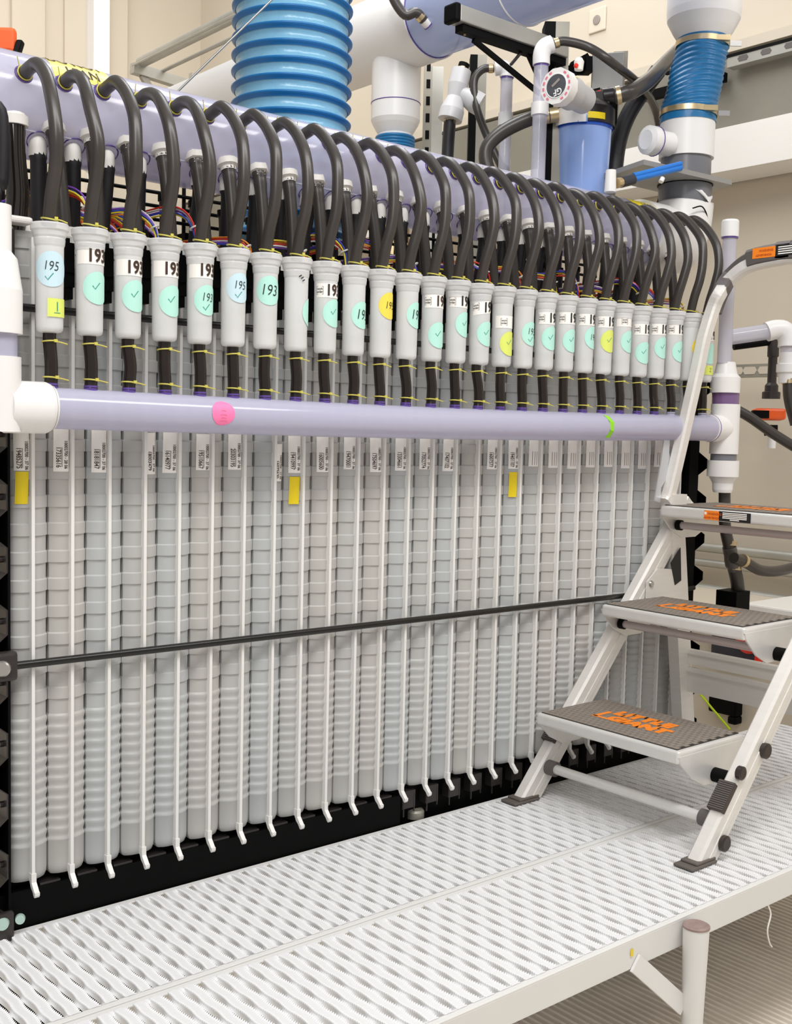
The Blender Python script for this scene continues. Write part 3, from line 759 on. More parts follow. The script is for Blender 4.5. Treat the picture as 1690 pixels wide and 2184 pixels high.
# hose that plugs into the clear main pipe
a = on(0, tx-.075*kT, 912, 52)
t = thing('sensor_hose', 'black hose entering the blue-tinted pipe through a white nut', 'hose', a)
dr = Vector((-.8, .15, .55)).normalized()
B().lathe([(.0135, 0), (.0135, .020)], a-dr*.004, dr, 6).obj('nut', WHITE2, t)
B().lathe([(.0150, 0), (.0150, .003)], a-dr*.006, dr, 18).obj('port_ring', PURP, t)
B().lathe([(.0145, 0), (.0145, .012)], a+dr*.022, dr, 14).obj('clamp', BRASS, t)
DD = depth(a)-.02
B().tube(smooth([a+dr*.014, a+dr*.045, at(865, 32, DD), at(842, 2, DD), at(832, -30, DD)], 5), .0135, 12).obj('hose', RUB, t)
# cantilever strut arm with braces
D = 2.6; a = at(966, 30, D)
L = .2
while ppx_of(a+Vector((L, 0, 0))) < 1195: L += .01
b_ = a+Vector((L, 0, 0))
t = thing('strut_arm', 'grey steel cantilever arm with black end cap and braces under it', 'bracket', a)
k_ = D/2.75
B().box(a.x+.006, b_.x, a.y-.021*k_, a.y+.021*k_, a.z-.019*k_, a.z+.021*k_).bev('arm', GALV, t, .003)
B().box(a.x-.010, a.x+.008, a.y-.023*k_, a.y+.023*k_, a.z-.022*k_, a.z+.023*k_).bev('end_cap', BLK, t, .005)
B().box(a.x+.022, b_.x, a.y-.012, a.y+.014, a.z-.035, a.z-.018).obj('lower_channel', BLK, t)
def near(px, py, ax=1, val=None): return on(1, a.y if val is None else val, px, py)
B().beam(near(1010, 85), near(1152, 200), .010, .010).obj('brace', BLK, t)
B().beam(near(1122, 105), near(1156, 182), .009, .009).obj('brace', BLK, t)
B().beam(near(1112, 112), near(1090, 138), .006, .006).obj('brace', BLKG, t)
p = near(992, 62); B().lathe([(.003, 0), (.003, .022)], p-Vector((0, 0, .014)), n=8).lathe([(.007, 0), (.007, .006)], p, n=6).obj('bolt', BRASS, t)
# vertical struts
def vstrut(px0, px1, py0, py1, D, nm, label, m, slots=False, dark=True, zbot=ZF):
    a = at((px0+px1)/2, py0, D); b2 = at((px0+px1)/2, py1, D)
    w = (px1-px0)*D/FPX; t = thing(nm, label, 'strut', (a.x, a.y, b2.z))
    ex = Vector((math.cos(YAW), -math.sin(YAW), 0)); ey = Vector((math.sin(YAW), math.cos(YAW), 0)); zm = (a.z+zbot)/2; h = a.z-zbot
    B().obox(Vector((a.x, a.y, zm))+ex*w*.22, ex, ey, (0, 0, 1), w*.56, w, h).obj('channel', m, t)
    B().obox(Vector((a.x, a.y, zm))-ex*w*.28, ex, ey, (0, 0, 1), w*.44, w, h).obj('channel_side', GALVD if not dark else BLK, t)
    if slots:
        k = 0; z = b2.z+.03
        sm = B().obox((0, 0, 0), ex, ey, (0, 0, 1), w*.2, .002, .028).mesh('slot', BLK)
        while z < a.z: o = link('slot', sm, t); o.location = Vector((a.x, a.y, z))-ex*w*.27-ey*(w*.5+.001); z += .055
    return t
vstrut(905, 946, 148, 345, 3.75, 'slotted_strut', 'galvanised slotted upright strut behind the white tee', GALV, True, False)
vstrut(1003, 1038, 122, 372, 3.6, 'upright_strut', 'black-sided upright strut behind the thin hanging hose', GALVD)
vstrut(1160, 1212, 55, 180, depth(b_)+.035, 'upright_strut', 'upright strut above the round sensor head', GALVD, zbot=1.046)
# grey-white wye fitting with black hoses
D = 3.0
t = thing('wye_fitting', 'pale grey wye fitting with a black hose below it', 'pipe fitting', at(972, 200, D))
a, b_ = at(985, 150, D), at(960, 256, D); ax = (b_-a)
sc = D/FPX
B().lathe([(21*sc, 0), (22*sc, ax.length*.30), (17*sc, ax.length*.55), (20*sc, ax.length*.62), (26*sc, ax.length*.80), (26*sc, ax.length*1.0)], a, ax, 22).obj('body', mat('grey_white_pvc', (216, 214, 214), .35), t)
B().lathe([(14*sc, 0), (20*sc, 26*sc), (24*sc, 40*sc), (24*sc, 58*sc)], at(975, 195, D), at(1010, 215, D)-at(975, 195, D), 18).obj('side_branch', MATS['grey_white_pvc'], t)
B().lathe([(13*sc, 0), (13*sc, 10*sc)], at(960, 256, D), (0, 0, -1), 14).obj('clamp', BRASS, t)
B().tube(smooth([at(960, 258, D), at(957, 300, D), at(954, 350, D)], 4), 13*sc, 12).obj('hose', RUBB, t)
B().tube([at(986, 152, D), at(991, 136, D)], 12*sc, 12).obj('upper_hose', BLK, t)
B().lathe([(13*sc, 0), (13*sc, 8*sc)], at(985, 153, D), (.1, 0, 1), 14).obj('clamp', BRASS, t)
# two clear risers with white elbows
def riser(nm, label, D, px, ytop, ycoup, yjoint, ybot, w, elbow_to, lean=0):
    a = at(px, ytop, D); sc = D/FPX; t = thing(nm, label, 'pipe', at(px, ybot, D))
    xy = (a.x, a.y, 0); Z = lambda y: at(px, y, D).z
    B().lathe([(w*sc, Z(ybot)), (w*sc, Z(ycoup))], xy, n=20).obj('tube', LAV2, t)
    B().lathe([(w*1.22*sc, Z(yjoint+26)), (w*1.22*sc, Z(yjoint))], xy, n=20).obj('coupling', WHITE, t)
    B().lathe([(w*1.02*sc, Z(ycoup+4)), (w*1.02*sc, Z(ycoup))], xy, n=20).obj('primer_ring', PURP, t)
    e = at(*elbow_to, D)
    B().tube(smooth([(a.x, a.y, Z(ycoup)), (a.x, a.y, Z(ytop+8)), (Vector((a.x, a.y, Z(ytop-4)))*.7+e*.3), e], 5), w*1.2*sc, 18).obj('elbow', WHITE, t)
    return t
riser('clear_riser', 'thin clear riser pipe with white elbow left of the filter', 2.95, 1082, 148, 165, 240, 370, 13, (1056, 146))
riser('clear_riser', 'clear riser pipe with white elbow right beside the blue filter', 2.72, 1156, 108, 138, 218, 395, 15.5, (1178, 94))
# hoses around the filter
def hose(nm, label, pts, r, D, m=RUB, clamps=(), n=12, k=6, drop=None):
    q = [at(p[0], p[1], p[2] if len(p) > 2 else D) for p in pts]
    if drop is not None: q += [Vector((q[-1].x+.01, q[-1].y, q[-1].z-.25)), Vector((q[-1].x+.01, q[-1].y, drop))]
    t = thing(nm, label, 'hose', q[-1]); sm = smooth(q, k)
    B().tube(sm, r*D/FPX, n).obj('hose', m, t)
    for e in clamps:
        c, d = (sm[0], sm[1]-sm[0]) if e == 0 else (sm[-1], sm[-2]-sm[-1])
        d = d.normalized(); B().lathe([(r*1.12*D/FPX, 0), (r*1.12*D/FPX, .011)], c+d*.003, d, 16).obj('hose_clamp', BRASS, t)
    return t
hose('filter_hose', 'long black hose arching from the riser elbow over the filter', [(1180, 94), (1205, 88), (1258, 102), (1312, 138), (1365, 182, 2.9), (1398, 232, 3.06), (1412, 300, 3.16)], 9.5, 2.72, RUB, (0,))
hose('filter_hose', 'thick black hose from the filter outlet up towards the blue sleeve', [(1312, 205), (1345, 196), (1384, 172, 2.86), (1418, 136, 3.02), (1455, 100, 3.18)], 17, 2.78, RUB, (0,))
hose('filter_hose', 'thick dark hose curving down right of the blue filter bowl', [(1405, 150, 2.95), (1372, 195), (1338, 250), (1318, 310), (1308, 395)], 18, 2.98, RUBB, ())
hose('filter_hose', 'black hose leaving the filter inlet and curving down to the left', [(1172, 246), (1130, 254), (1075, 280), (1042, 310), (1036, 340), (1048, 380)], 15, 2.78, RUB, (0,))
hose('thin_hose', 'thin black hose hanging from the left riser elbow', [(1054, 146), (1030, 148), (1012, 172), (1016, 225), (1038, 288), (1068, 352), (1080, 380)], 8.5, 2.98, RUB, (0,), drop=ZF)
# filter housing
D = 2.9; sc = D/FPX
c = at(1243, 330, D)
t = thing('filter_housing', 'water filter with blue bowl, black head and yellow sticker', 'filter', (c.x, c.y, at(1243, 415, D).z))
Z = lambda y: at(1243, y+.025*(960-y), D).z
B().lathe([(53*sc, Z(425)), (60*sc, Z(266)), (60*sc, Z(258))], (c.x, c.y, 0), n=40).obj('bowl', BOWL, t)
B().lathe([(62*sc, Z(264)), (62*sc, Z(256))], (c.x, c.y, 0), n=40).obj('bowl_rim', BOWLD, t)
B().lathe([(66*sc, Z(258)), (66*sc, Z(222)), (60*sc, Z(214)), (50*sc, Z(206)), (30*sc, Z(196))], (c.x, c.y, 0), n=40).obj('head', mat('black_plastic', (34, 30, 30), .35), t)
vd = (Vector((CAM.x, CAM.y, 0))-Vector((c.x, c.y, 0))).normalized(); th0 = math.atan2(vd.x, -vd.y)
def on_f(vf, R, zc, th, nm, m, par=t):
    pts = []
    for u, v in vf[0]:
        a = th+u/R; pts.append((c.x+R*math.sin(a), c.y-R*math.cos(a), zc+v))
    return B().add(pts, vf[1]).obj(nm, m, par)
on_f(rect2d(.098, .042, 14), 66.6*sc, Z(243), th0-.52, 'white_label', WHITE, t)
on_f(([(.02, -.020), (.046, -.020), (.046, .012)], [(0, 1, 2)]), 67*sc, Z(244), th0-.45, 'label_corner', BOWL, t)
on_f(rect2d(.048, .016, 8), 66.8*sc, Z(246), th0+.42, 'yellow_sticker', YTAPE, t)
B().obox(Vector((c.x, c.y, Z(198))), _r0, _f, (0, 0, 1), 100*sc, .05, .03).obj('head_bridge', MATS['black_plastic'], t)
B().obox(at(1302, 232, D), _r0, _f, (0, 0, 1), 26*sc, .05, 78*sc).bev('side_bracket', BLK, t, .006)
for px in (1205, 1252): B().cyl(at(px, 222, D-.07), at(px, 192, D-.07), .008, 12).obj('stand_off', GREYP, t)
B().cyl(at(1285, 208, D-.02), at(1316, 204, D-.02), .022, 18).obj('outlet_port', MATS['black_plastic'], t)
B().cyl(at(1190, 244, D-.05), at(1166, 248, D-.05), .019, 18).obj('inlet_port', BRASS, t)
B().beam(at(1176, 268, D+.03), at(1172, 395, D+.03), .008, .012).obj('white_strip', WHITE2, t)
B().obox(at(1168, 330, D+.08), _r0, _f, (0, 0, 1), 20*sc, .03, 190*sc).obj('rear_bracket', BLK, t)
# transmitter with round window
D = 2.58; sc = D/FPX
a = at(1187, 183, D); b_ = a+(at(1262, 180, D)-a)+_f*.10; ax = (b_-a).normalized()
t = thing('flow_transmitter', 'round grey transmitter head with dark window and pink print above the filter', 'instrument', a)
L = (b_-a).length
rr = 40*sc
B().lathe([(rr*.97, 0), (rr*.97, .028), (rr*.86, .034)], a, ax, 12, sharp=True).obj('bezel', WHITE2, t)
B().lathe([(rr*.86, .030), (rr*.88, L*.55), (rr*.74, L*.62), (rr*.74, L), (rr*.55, L+.01)], a, ax, 28).obj('case', mat('pale_grey_plastic', (188, 186, 184), .4), t)
nf = -ax
e1 = nf.cross(Vector((0, 0, 1))).normalized()*-1; e2 = e1.cross(nf)*-1 if False else nf.cross(e1)
e1 = Vector((0, 0, 1)).cross(nf).normalized(); e2 = nf.cross(e1)
B().lathe([(.0, .0005), (rr*.60, .0005), (rr*.62, -.001)], a, nf, 28, caps=False).obj('window', DARKG, t)
w_ = bpy.data.objects['window']
B().torus(a+nf*.0005, nf, rr*.63, .0014, 30, 6).obj('window_ring', WHITE, t)
ca, sa = math.cos(math.radians(12)), math.sin(math.radians(12))
flat(text2d('GF', .021, .0005, 0, .9), a+nf*.0022-e2*rr*.33+e1*rr*.12, -(e1*ca+e2*sa), -(e2*ca-e1*sa), 'logo', WHITE, w_)
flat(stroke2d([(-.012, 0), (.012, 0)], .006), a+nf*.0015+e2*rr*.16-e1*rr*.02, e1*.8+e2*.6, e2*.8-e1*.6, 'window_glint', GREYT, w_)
bez = bpy.data.objects['bezel']
for k in range(16):
    an = 2*math.pi*k/16+.1
    if k in (3, 4, 11, 12): continue
    p = a+nf*.0008+(e1*math.cos(an)+e2*math.sin(an))*rr*.80
    flat(rect2d(.0075, .0048, 1), p, -e1*math.sin(an)+e2*math.cos(an), -(e1*math.cos(an)+e2*math.sin(an)), 'red_print', REDP, bez)
vs = []
for k in range(7):
    an = math.radians(40+k*7)
    for h in (.036, .047): vs.append(a+ax*h+(e1*math.cos(an)+e2*math.sin(an))*rr*.882)
B().add(vs, [(2*k, 2*k+1, 2*k+3, 2*k+2) for k in range(6)]).obj('yellow_label', YTAPE, t)
B().lathe([(.010, 0), (.012, .02), (.007, .028)], at(1235, 150, D+.06), (0, 0, 1), 12).obj('cable_gland', WHITE2, t)
B().lathe([(.005, 0), (.005, .006)], at(1228, 142, D+.05), (-.3, -.8, .4), 10).obj('red_button', RED, t)
B().beam(at(1190, 213, D+.03), at(1262, 193, D+.12), .05, .005).obj('mounting_plate', BLK, t)
B().beam(at(1228, 205, D+.06), at(1238, 199, 2.89), .03, .012).obj('mounting_arm', BLK, t)
# square bracket frame and electrical box behind
D = 3.1
t = thing('square_bracket', 'black square bracket plate behind the transmitter head', 'bracket', at(1238, 150, D))
for (p0, p1) in (((1220, 142), (1256, 122)), ((1254, 122), (1254, 156)), ((1222, 140), (1224, 160))): B().beam(at(*p0, D), at(*p1, D), .02, .02).obj('bar', BLK, t)
B().obox(at(1244, 146, D+.02), _r0, _f, (0, 0, 1), .035, .01, .035).obj('plate', BLK, t)
D = 3.15; sc = D/FPX
pj_ = at(1310, 175, D+.06)
t = thing('junction_box', 'galvanised junction box plate behind the arching filter hose', 'box', at(1300, 160, D))
ex = (_r0*math.cos(.25)-Vector((_f.x, _f.y, 0)).normalized()*math.sin(.25)); ey = ex.cross(Vector((0, 0, 1)))
B().obox(at(1298, 158, D), ex, ey, (0, 0, 1), 68*sc, .06, 76*sc).bev('box', GALV, t, .003)
B().obox(Vector((pj_.x, pj_.y, (pj_.z+ZF)/2)), ex, ey, (0, 0, 1), .03, .03, pj_.z-ZF).obj('post', GALVD, t)
B().obox(at(1324, 140, D+.05), ex, ey, (0, 0, 1), 30*sc, .004, 60*sc).obj('ear', GALVD, t)
B().obox(at(1279, 197, D-.04), ex, ey, (0, 0, 1), .012, .004, .012).obj('red_tab', RED, t)

# ================================================================== right-hand stand pipe of the header with blue sleeve, valve plate and bell
D = 3.02; sc = D/FPX
XR = on(1, HY, 1462, 390).x; YR = HY
ex, ey = XR, YR
Zr = lambda y, px=1462: on(1, YR, px, y+.0235*(960-y)).z
t = thing('header_elbow', 'white elbow joining the right end of the header to the grey valve', 'pipe fitting', (ex, ey, HZ-.05))
B().tube(smooth([(1.60, HY, HZ-.004), (1.69, HY, HZ-.004), (ex-.045, ey, HZ+.0), (ex-.01, ey, HZ+.035), (ex, ey, HZ+.09), (ex, ey, Zr(428))], 5), [.088]*6+[.084]*6+[.074]*14, 36).obj('elbow', WHITE, t)
p = on(1, HY-.08, 1500, 445)
B().tube(smooth([on(1, HY-.07, 1478, 444), on(1, HY-.08, 1496, 440), on(1, HY-.075, 1506, 452), on(1, HY-.07, 1512, 475)], 4), .0018, 5).obj('cable_tie', BLK, t)
t = thing('gate_valve', 'grey plastic gate valve with square plates in the right stand pipe', 'valve', (ex, ey, Zr(428)))
B().lathe([(.066, Zr(428)), (.068, Zr(395)), (.068, Zr(378))], (ex, ey, 0), n=32).lathe([(.064, Zr(372)), (.064, Zr(322))], (ex, ey, 0), n=32).obj('body', GREYV, t)
c4 = [on(2, Zr(372), *q) for q in ((1284, 371), (1374, 340), (1562, 384), (1470, 415))]
B().add([tuple(p) for p in c4]+[tuple(p-Vector((0, 0, .012))) for p in c4], [(0, 1, 2, 3)[::-1], (4, 5, 6, 7), (0, 1, 5, 4), (1, 2, 6, 5), (2, 3, 7, 6), (3, 0, 4, 7)]).obj('plate', mat('grey_pvc_sheet', (150, 148, 144), .35), t)
B().lathe([(.071, Zr(384)), (.071, Zr(374))], (ex, ey, 0), n=32).obj('collar', BLK, t)
q = [on(1, YR-.09, 1345, 384), on(1, YR-.09, 1452, 358)]
t2 = thing('valve_lever', 'bright blue lever bar under the grey valve plate', 'lever', q[0])
B().tube([q[0], q[1]], .0075, 10).tube([q[0]+Vector((.01, 0, .012)), q[1]+Vector((0, 0, .010))], .006, 8).obj('bar', mat('bright_blue_plastic', (20, 120, 214), .35), t2)
B().cyl(q[0]-(q[1]-q[0])*.18, q[0]+(q[1]-q[0])*.04, .013, 14).obj('ferrule', mat('slate_rubber', (44, 46, 58), .4), t2)
B().cyl(q[0]-(q[1]-q[0])*.26, q[0]-(q[1]-q[0])*.14, .012, 12).obj('brass_nut', BRASS, t2)
B().lathe([(.014, 0), (.012, .05)], on(1, YR-.085, 1302, 410), (0, 0, 1), 16).obj('white_stub', WHITE, t2)
B().cyl(on(1, YR-.10, 1410, 388), on(1, YR-.10, 1414, 380), .006, 10).obj('bolt', WHITE, t)
t = thing('stand_pipe', 'white stand pipe above the grey valve with side spigot', 'pipe', (ex, ey, Zr(322)))
B().lathe([(.070, Zr(324)), (.070, Zr(232))], (ex, ey, 0), n=36).obj('pipe', WHITE, t)
B().lathe([(.030, 0), (.030, .05), (.036, .05), (.036, .075), (.024, .082)], on(1, YR, 1428, 308), (-1, .15, 0), 20).obj('spigot', WHITE, t)
B().torus(on(1, YR, 1428, 308)+Vector((-.05, .007, 0)), (-1, .15, 0), .0365, .0012, 22, 5).obj('primer_ring', PURP, t)
# wrinkled blue sleeve (sheared between lower pipe and upper bell)
t = thing('blue_sleeve', 'wrinkled blue flexible sleeve clamped below the white bell', 'sleeve', (ex, ey, Zr(240)))
tp = on(1, YR+.0, 1500, 78); vs = []; n = 40; rows = 96
z0, z1 = Zr(246), tp.z
for i in range(rows+1):
    f = i/rows; z = z0+(z1-z0)*f; s = f*f*(3-2*f)
    x = ex+(tp.x-ex)*s; y = ey
    for j in range(n):
        a = 2*math.pi*j/n
        r = .0715+(.0655-.0715)*f
        if .10 < f < .90: r += .0035*abs(math.sin(i*math.pi/6+.9*math.sin(a*2+f*6)+.5*math.sin(a*3)))-.001+.002*math.sin(a*3+f*11)
        vs.append((x+r*math.cos(a), y+r*math.sin(a), z+.010*math.sin(a+2.2)*(1-abs(2*f-1))))
B().add(vs, [(i*n+j, i*n+(j+1) % n, (i+1)*n+(j+1) % n, (i+1)*n+j) for i in range(rows) for j in range(n)], True).obj('sleeve', BLUEX, t)
for f, px, py in ((.10, 1468, 212), (.90, 1502, 86)):
    s = f*f*(3-2*f); c = Vector((ex+(tp.x-ex)*s, ey, z0+(z1-z0)*f)); R = .0725+(.0665-.0725)*f
    B().lathe([(R+.001, -.007), (R+.002, -.007), (R+.002, .007), (R+.001, .007)], c, (.04, 0, 1), 36, caps=False).obj('hose_clamp', BRASS, t)
    B().obox(c+_r0*R*.55-Vector((_f.x, _f.y, 0)).normalized()*R*.9, _r0, _f, (0, 0, 1), .035, .012, .013).obj('clamp_screw', BRASS, t)
    B().obox(c+_r0*(R+.014)-Vector((_f.x, _f.y, 0)).normalized()*R*.3, _r0, _f, (0, 0, 1), .03, .004, .013).obj('clamp_tail', STEEL, t)
t = thing('white_bell', 'white bell reducer at the top of the blue sleeve', 'pipe fitting', (tp.x, tp.y, tp.z))
za, zb = Zr(66, 1500), Zr(22, 1500)
B().lathe([(.062, tp.z-.02), (.064, za), (.078, za+.022), (.093, zb), (.095, zb+.02), (.095, 2.4)], (tp.x, tp.y, 0), n=40).obj('bell', WHITE, t)

# ================================================================== right wall: beams, trunking, struts and rails
def wallbox(nm, top, bot, X0, dep, m, label, cat, y0=-2.2, y1=YB, bevel=0):
    """a bar along the right wall; top and bottom edges taken where they cross x=1690 or another pixel"""
    za, zb = on(0, X0, *top).z, on(0, X0, *bot).z
    o = B().box(X0, X0+dep, y0, y1, zb, za)
    return tag(o.obj(nm, m), label, cat), za, zb
o, _, _ = wallbox('trunking_panel', (1690, 84), (1690, 246), XW-.10, .08, mat('dull_galvanised_panel', (138, 134, 122), .45, metal=.3, noise=.35, nscale=3), 'long galvanised trunking panel fixed along the right wall', 'trunking')
o, _, _ = wallbox('white_beam', (1690, 240), (1690, 338), XW-.18, .17, mat('white_beam_paint', (236, 232, 226), .6), 'wide white beam running along the right wall under the trunking', 'beam')
o, _, _ = wallbox('wall_ledge', (1690, 52), (1690, 74), XW-.10, .09, WALL, 'thin cream ledge above the slotted rail on the right wall', 'ledge')
X0 = XW-.16
zt = on(0, X0, 1690, 82).z; zb = on(0, X0, 1690, 108).z
ya = on(0, X0, 1552, 124).y
t = thing('slotted_rail', 'slotted steel rail on the right wall beside the blue sleeve', 'rail', (X0, .5, zb))
B().box(X0, X0+.04, -1.5, ya, zb, zt).obj('channel', GALV, t)
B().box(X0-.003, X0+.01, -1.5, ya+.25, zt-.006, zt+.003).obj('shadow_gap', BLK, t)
sl = B().prism([(-.014, -.009), (.014, -.009), (.02, 0), (.014, .009), (-.014, .009), (-.02, 0)], (0, 0, 0), (0, 1, 0), (0, 0, 1), (1, 0, 0), .002).mesh('slot', GREYP)
for k in range(8): o = link('slot', sl, t); o.location = Vector((X0-.0015, ya-.06-k*.085, (zt+zb)/2))
B().beam((X0+.02, ya+.02, zb-.02), (X0+.02, ya+.35, zb-.02), .03, .03).obj('black_clamp', BLK, t)
# small square socket on the wall
p = on(0, XW-.004, 1275, 43)
t = thing('wall_socket', 'small square cream socket plate high on the right wall', 'socket', p)
B().box(XW-.008, XW, p.y-.042, p.y+.042, p.z-.045, p.z+.045).bev('plate', WALLB, t, .004)
B().lathe([(.018, 0), (.018, .003), (.012, .004)], (XW-.008, p.y, p.z), (-1, 0, 0), 18).obj('outlet', GREYT, t)
# frame of conduits at upper left
YF = 3.0
A0 = on(1, YF, 282, 145); A1 = on(1, YF, 412, 186)
t = thing('hanging_frame', 'grey hanging steel frame with conduits left of the blue duct', 'frame', A0)
B().beam(A0, A1, .04, .045).obj('cross_bar', GALV, t)
def along_y(px, py, r, nm, L=1.6, dx=0):
    a = on(1, YF, px, py); B().cyl(a, a+Vector((0, -L, 0)), r, 12).obj(nm, GALV, t)
along_y(300, 134, .024, 'conduit'); along_y(345, 152, .009, 'thin_conduit'); along_y(284, 140, .006, 'thin_conduit')
B().beam(A1+Vector((0, 0, .06)), A1-Vector((0, 0, .12)), .03, .03, (1, 0, 0)).obj('hanger', GALV, t)
B().beam(A0+Vector((.05, 0, -.02)), A0+Vector((.10, 0, -.09)), .03, .02, (0, 1, 0)).obj('clip', GALVD, t)
p = at(12, 88, 5.2)
t = thing('orange_vest', 'orange object with black edge at the top left corner', 'vest', p)
B().obox(p, _r0, _f, (0, 0, 1), .10, .05, .12).bev('orange_body', mat('orange_cloth', (214, 84, 30), .7), t, .02)
B().obox(p+_r0*.06-Vector((0, 0, .03)), _r0, _f, (.3, 0, 1), .03, .05, .07).bev('black_edge', BLK, t, .01)
# skid and rails behind the ladder
t = thing('wall_skid', 'beige equipment skid against the right wall behind the ladder', 'skid', (2.55, .3, ZF))
zt = on(0, 2.34, 1640, 1300).z
B().box(2.34, XW, -1.6, 1.9, ZF, zt-.02).obj('body', WALLB, t)
B().box(2.32, XW, -1.6, on(0, 2.34, 1590, 1300).y, zt-.02, zt+.012).bev('white_top', WHITE2, t, .006)
for py, r, lb in ((1178, .017, 'upper'), (1212, .014, 'middle'), (1272, .022, 'lowest')):
    p = on(0, XW-.05, 1600, py)
    tag(B().cyl((p.x, -1.6, p.z), (p.x, 3.4, p.z), r, 14).obj('conduit_rail', GALV), '%s horizontal steel conduit along the wall behind the ladder' % lb, 'conduit', 'wall conduits')
X0 = 2.335
p = on(0, X0, 1574, 1372)
t = thing('red_switch', 'black and red isolator switch seen under the middle step', 'switch', p)
B().box(X0-.03, X0+.02, p.y-.085, p.y+.075, p.z-.05, p.z+.06).bev('case', mat('navy_plastic', (44, 42, 56), .35), t, .004)
q = on(0, X0-.035, 1598, 1366); B().lathe([(.040, 0), (.040, .012), (.034, .016)], q+Vector((.005, 0, 0)), (-1, 0, 0), 22).obj('red_knob', RED, t)
B().box(X0-.032, X0-.01, p.y-.092, p.y-.080, p.z-.055, p.z+.055).obj('red_edge', RED, t)
p = on(0, X0, 1552, 1507)
t = thing('black_clamp', 'black plastic clamp block low on the beige skid', 'clamp', p)
B().box(X0-.03, X0+.01, p.y-.05, p.y+.05, p.z-.02, p.z+.045).box(X0-.03, X0+.01, p.y-.05, p.y-.02, p.z-.045, p.z-.02).bev('block', BLK, t, .006)
a, b_ = on(0, X0-.03, 1494, 1480), on(0, X0-.03, 1558, 1556)
tag(B().tube([a, b_], .004, 6).obj('earth_cord', mat('yellow_green_cord', (190, 214, 20), .5)), 'yellow and green cord slanting below the rear ladder brace', 'cord')

# ================================================================== right-hand stand pipe of the lower manifold
XP = 1.79
t = thing('clear_stand_pipe', 'tall clear stand pipe with white couplings right of the panel stack', 'pipe', (XP, YV, .40))
zq = lambda y, px=1545: on(1, YV, px, y).z
xq = lambda px, y: on(1, YV, px, y).x
def pv(prof, m, nm, px): x = xq(px, 900); return B().lathe([(r, zq(y)) for r, y in prof], (x, YV, 0), n=26).obj(nm, m, t)
DP = depth((XP, YV, .75)); k = DP/FPX
pv([(15*k, 775), (14.5*k, 500)], LAV2, 'clear_tube', 1540)
pv([(18*k, 503), (18*k, 470), (16*k, 466)], WHITE, 'top_cap', 1540); pv([(17*k, 506), (17*k, 502)], PURP, 'primer_ring', 1540)
pv([(31*k, 838), (31*k, 805), (24*k, 797), (19*k, 772)], WHITE, 'upper_coupling', 1544)
pv([(28*k, 864), (28*k, 836)], mat('purple_tinted_pvc', (126, 96, 140), .12, spec=.7), 'purple_section', 1546)
pv([(30*k, 968), (30*k, 862)], WHITE, 'tee', 1547)
pv([(27*k, 984), (27*k, 966)], GREYV, 'clear_ring', 1547)
pv([(33*k, 1016), (33*k, 982)], WHITE, 'union_nut', 1547)
pv([(19*k, 1050), (21*k, 1044), (22*k, 1030), (31*k, 1014)], WHITE, 'reducer', 1548)
B().lathe([(.0335, 0), (.0335, .07)], (XP-.105, YV, .7645), (1, 0, 0), 26).obj('tee_branch', WHITE, t)
B().torus((XP-.100, YV, .7645), (1, 0, 0), .0328, .0016, 26, 5).obj('primer_ring', PURP, t)
q = [on(1, YV, *v) for v in ((1546, 1046), (1547, 1120), (1556, 1168))]
t = thing('drain_hose', 'black drain hose below the clear stand pipe, with brass clamps and side branch', 'hose', q[-1])
B().tube(smooth(q, 6), 12.5*k, 14).obj('upper_hose', RUB, t)
q2 = [on(1, YV, *v) for v in ((1556, 1166), (1563, 1200), (1566, 1216))]
B().tube(smooth(q2, 4), [15*k]*3+[16.5*k]*3+[13*k]*3, 14).obj('barbed_tee', GREYP, t)
q3 = [on(1, YV, *v) for v in ((1565, 1205), (1574, 1250), (1580, 1330))]
B().tube(smooth(q3, 6), 14.5*k, 14).obj('lower_hose', RUB, t)
q4 = [on(1, YV-.03, *v) for v in ((1566, 1190), (1592, 1200), (1622, 1216), (1660, 1218), (1710, 1206))]
B().tube(smooth(q4, 5), 12*k, 14).obj('side_hose', RUB, t)
for v, a in (((1557, 1158), (.1, 0, 1)), ((1567, 1210), (.1, 0, 1))): B().lathe([(15.5*k, -.006), (15.5*k, .006)], on(1, YV, *v), a, 16).obj('hose_clamp', BRASS, t)
B().lathe([(14*k, -.006), (14*k, .006)], on(1, YV-.03, 1586, 1196), (1, 0, -.3), 16).obj('hose_clamp', BRASS, t)
B().box(q3[-1].x-.07, q3[-1].x-.01, YV-.03, YV+.03, q3[-1].z, q3[-1].z+.09).obj('black_socket', BLK, t)
# far-right valve assembly
D = 3.35; k = D/FPX
def A(px, py, d=0): return at(px, py, D+d)
t = thing('valve_assembly', 'black ball valve with orange handle at the right picture edge', 'valve', A(1645, 960))
B().cyl(A(1565, 738), A(1655, 726), 9*k, 14).obj('cross_pipe', BLK, t)
B().lathe([(12*k, 0), (12*k, 34*k), (9.5*k, 36*k), (9.5*k, 90*k), (14*k, 96*k), (14*k, 108*k), (19*k, 110*k), (19*k, 124*k)], A(1651, 726), (0, 0, -1), 18).obj('body', mat('black_pvc', (52, 46, 44), .4), t)
B().obox(A(1640, 884), _r0, _f, _u0, 66*k, .05, 24*k).bev('orange_handle', mat('orange_handle', (244, 96, 28), .4), t, .008)
B().obox(A(1622, 884, -.03), _r0, _f, _u0, 34*k, .02, 16*k).obj('handle_recess', BLK, t)
B().obox(A(1645, 918), _r0, _f, _u0, 22*k, .03, 22*k).obj('neck', BLK, t)
B().lathe([(9.5*k, 0), (8*k, 34*k)], A(1648, 922), (0, 0, -1), 14).obj('white_nozzle', WHITE, t)
t = thing('elbow_riser', 'white elbow with clear pipe and couplings at the right picture edge', 'pipe fitting', A(1668, 810, -.15))
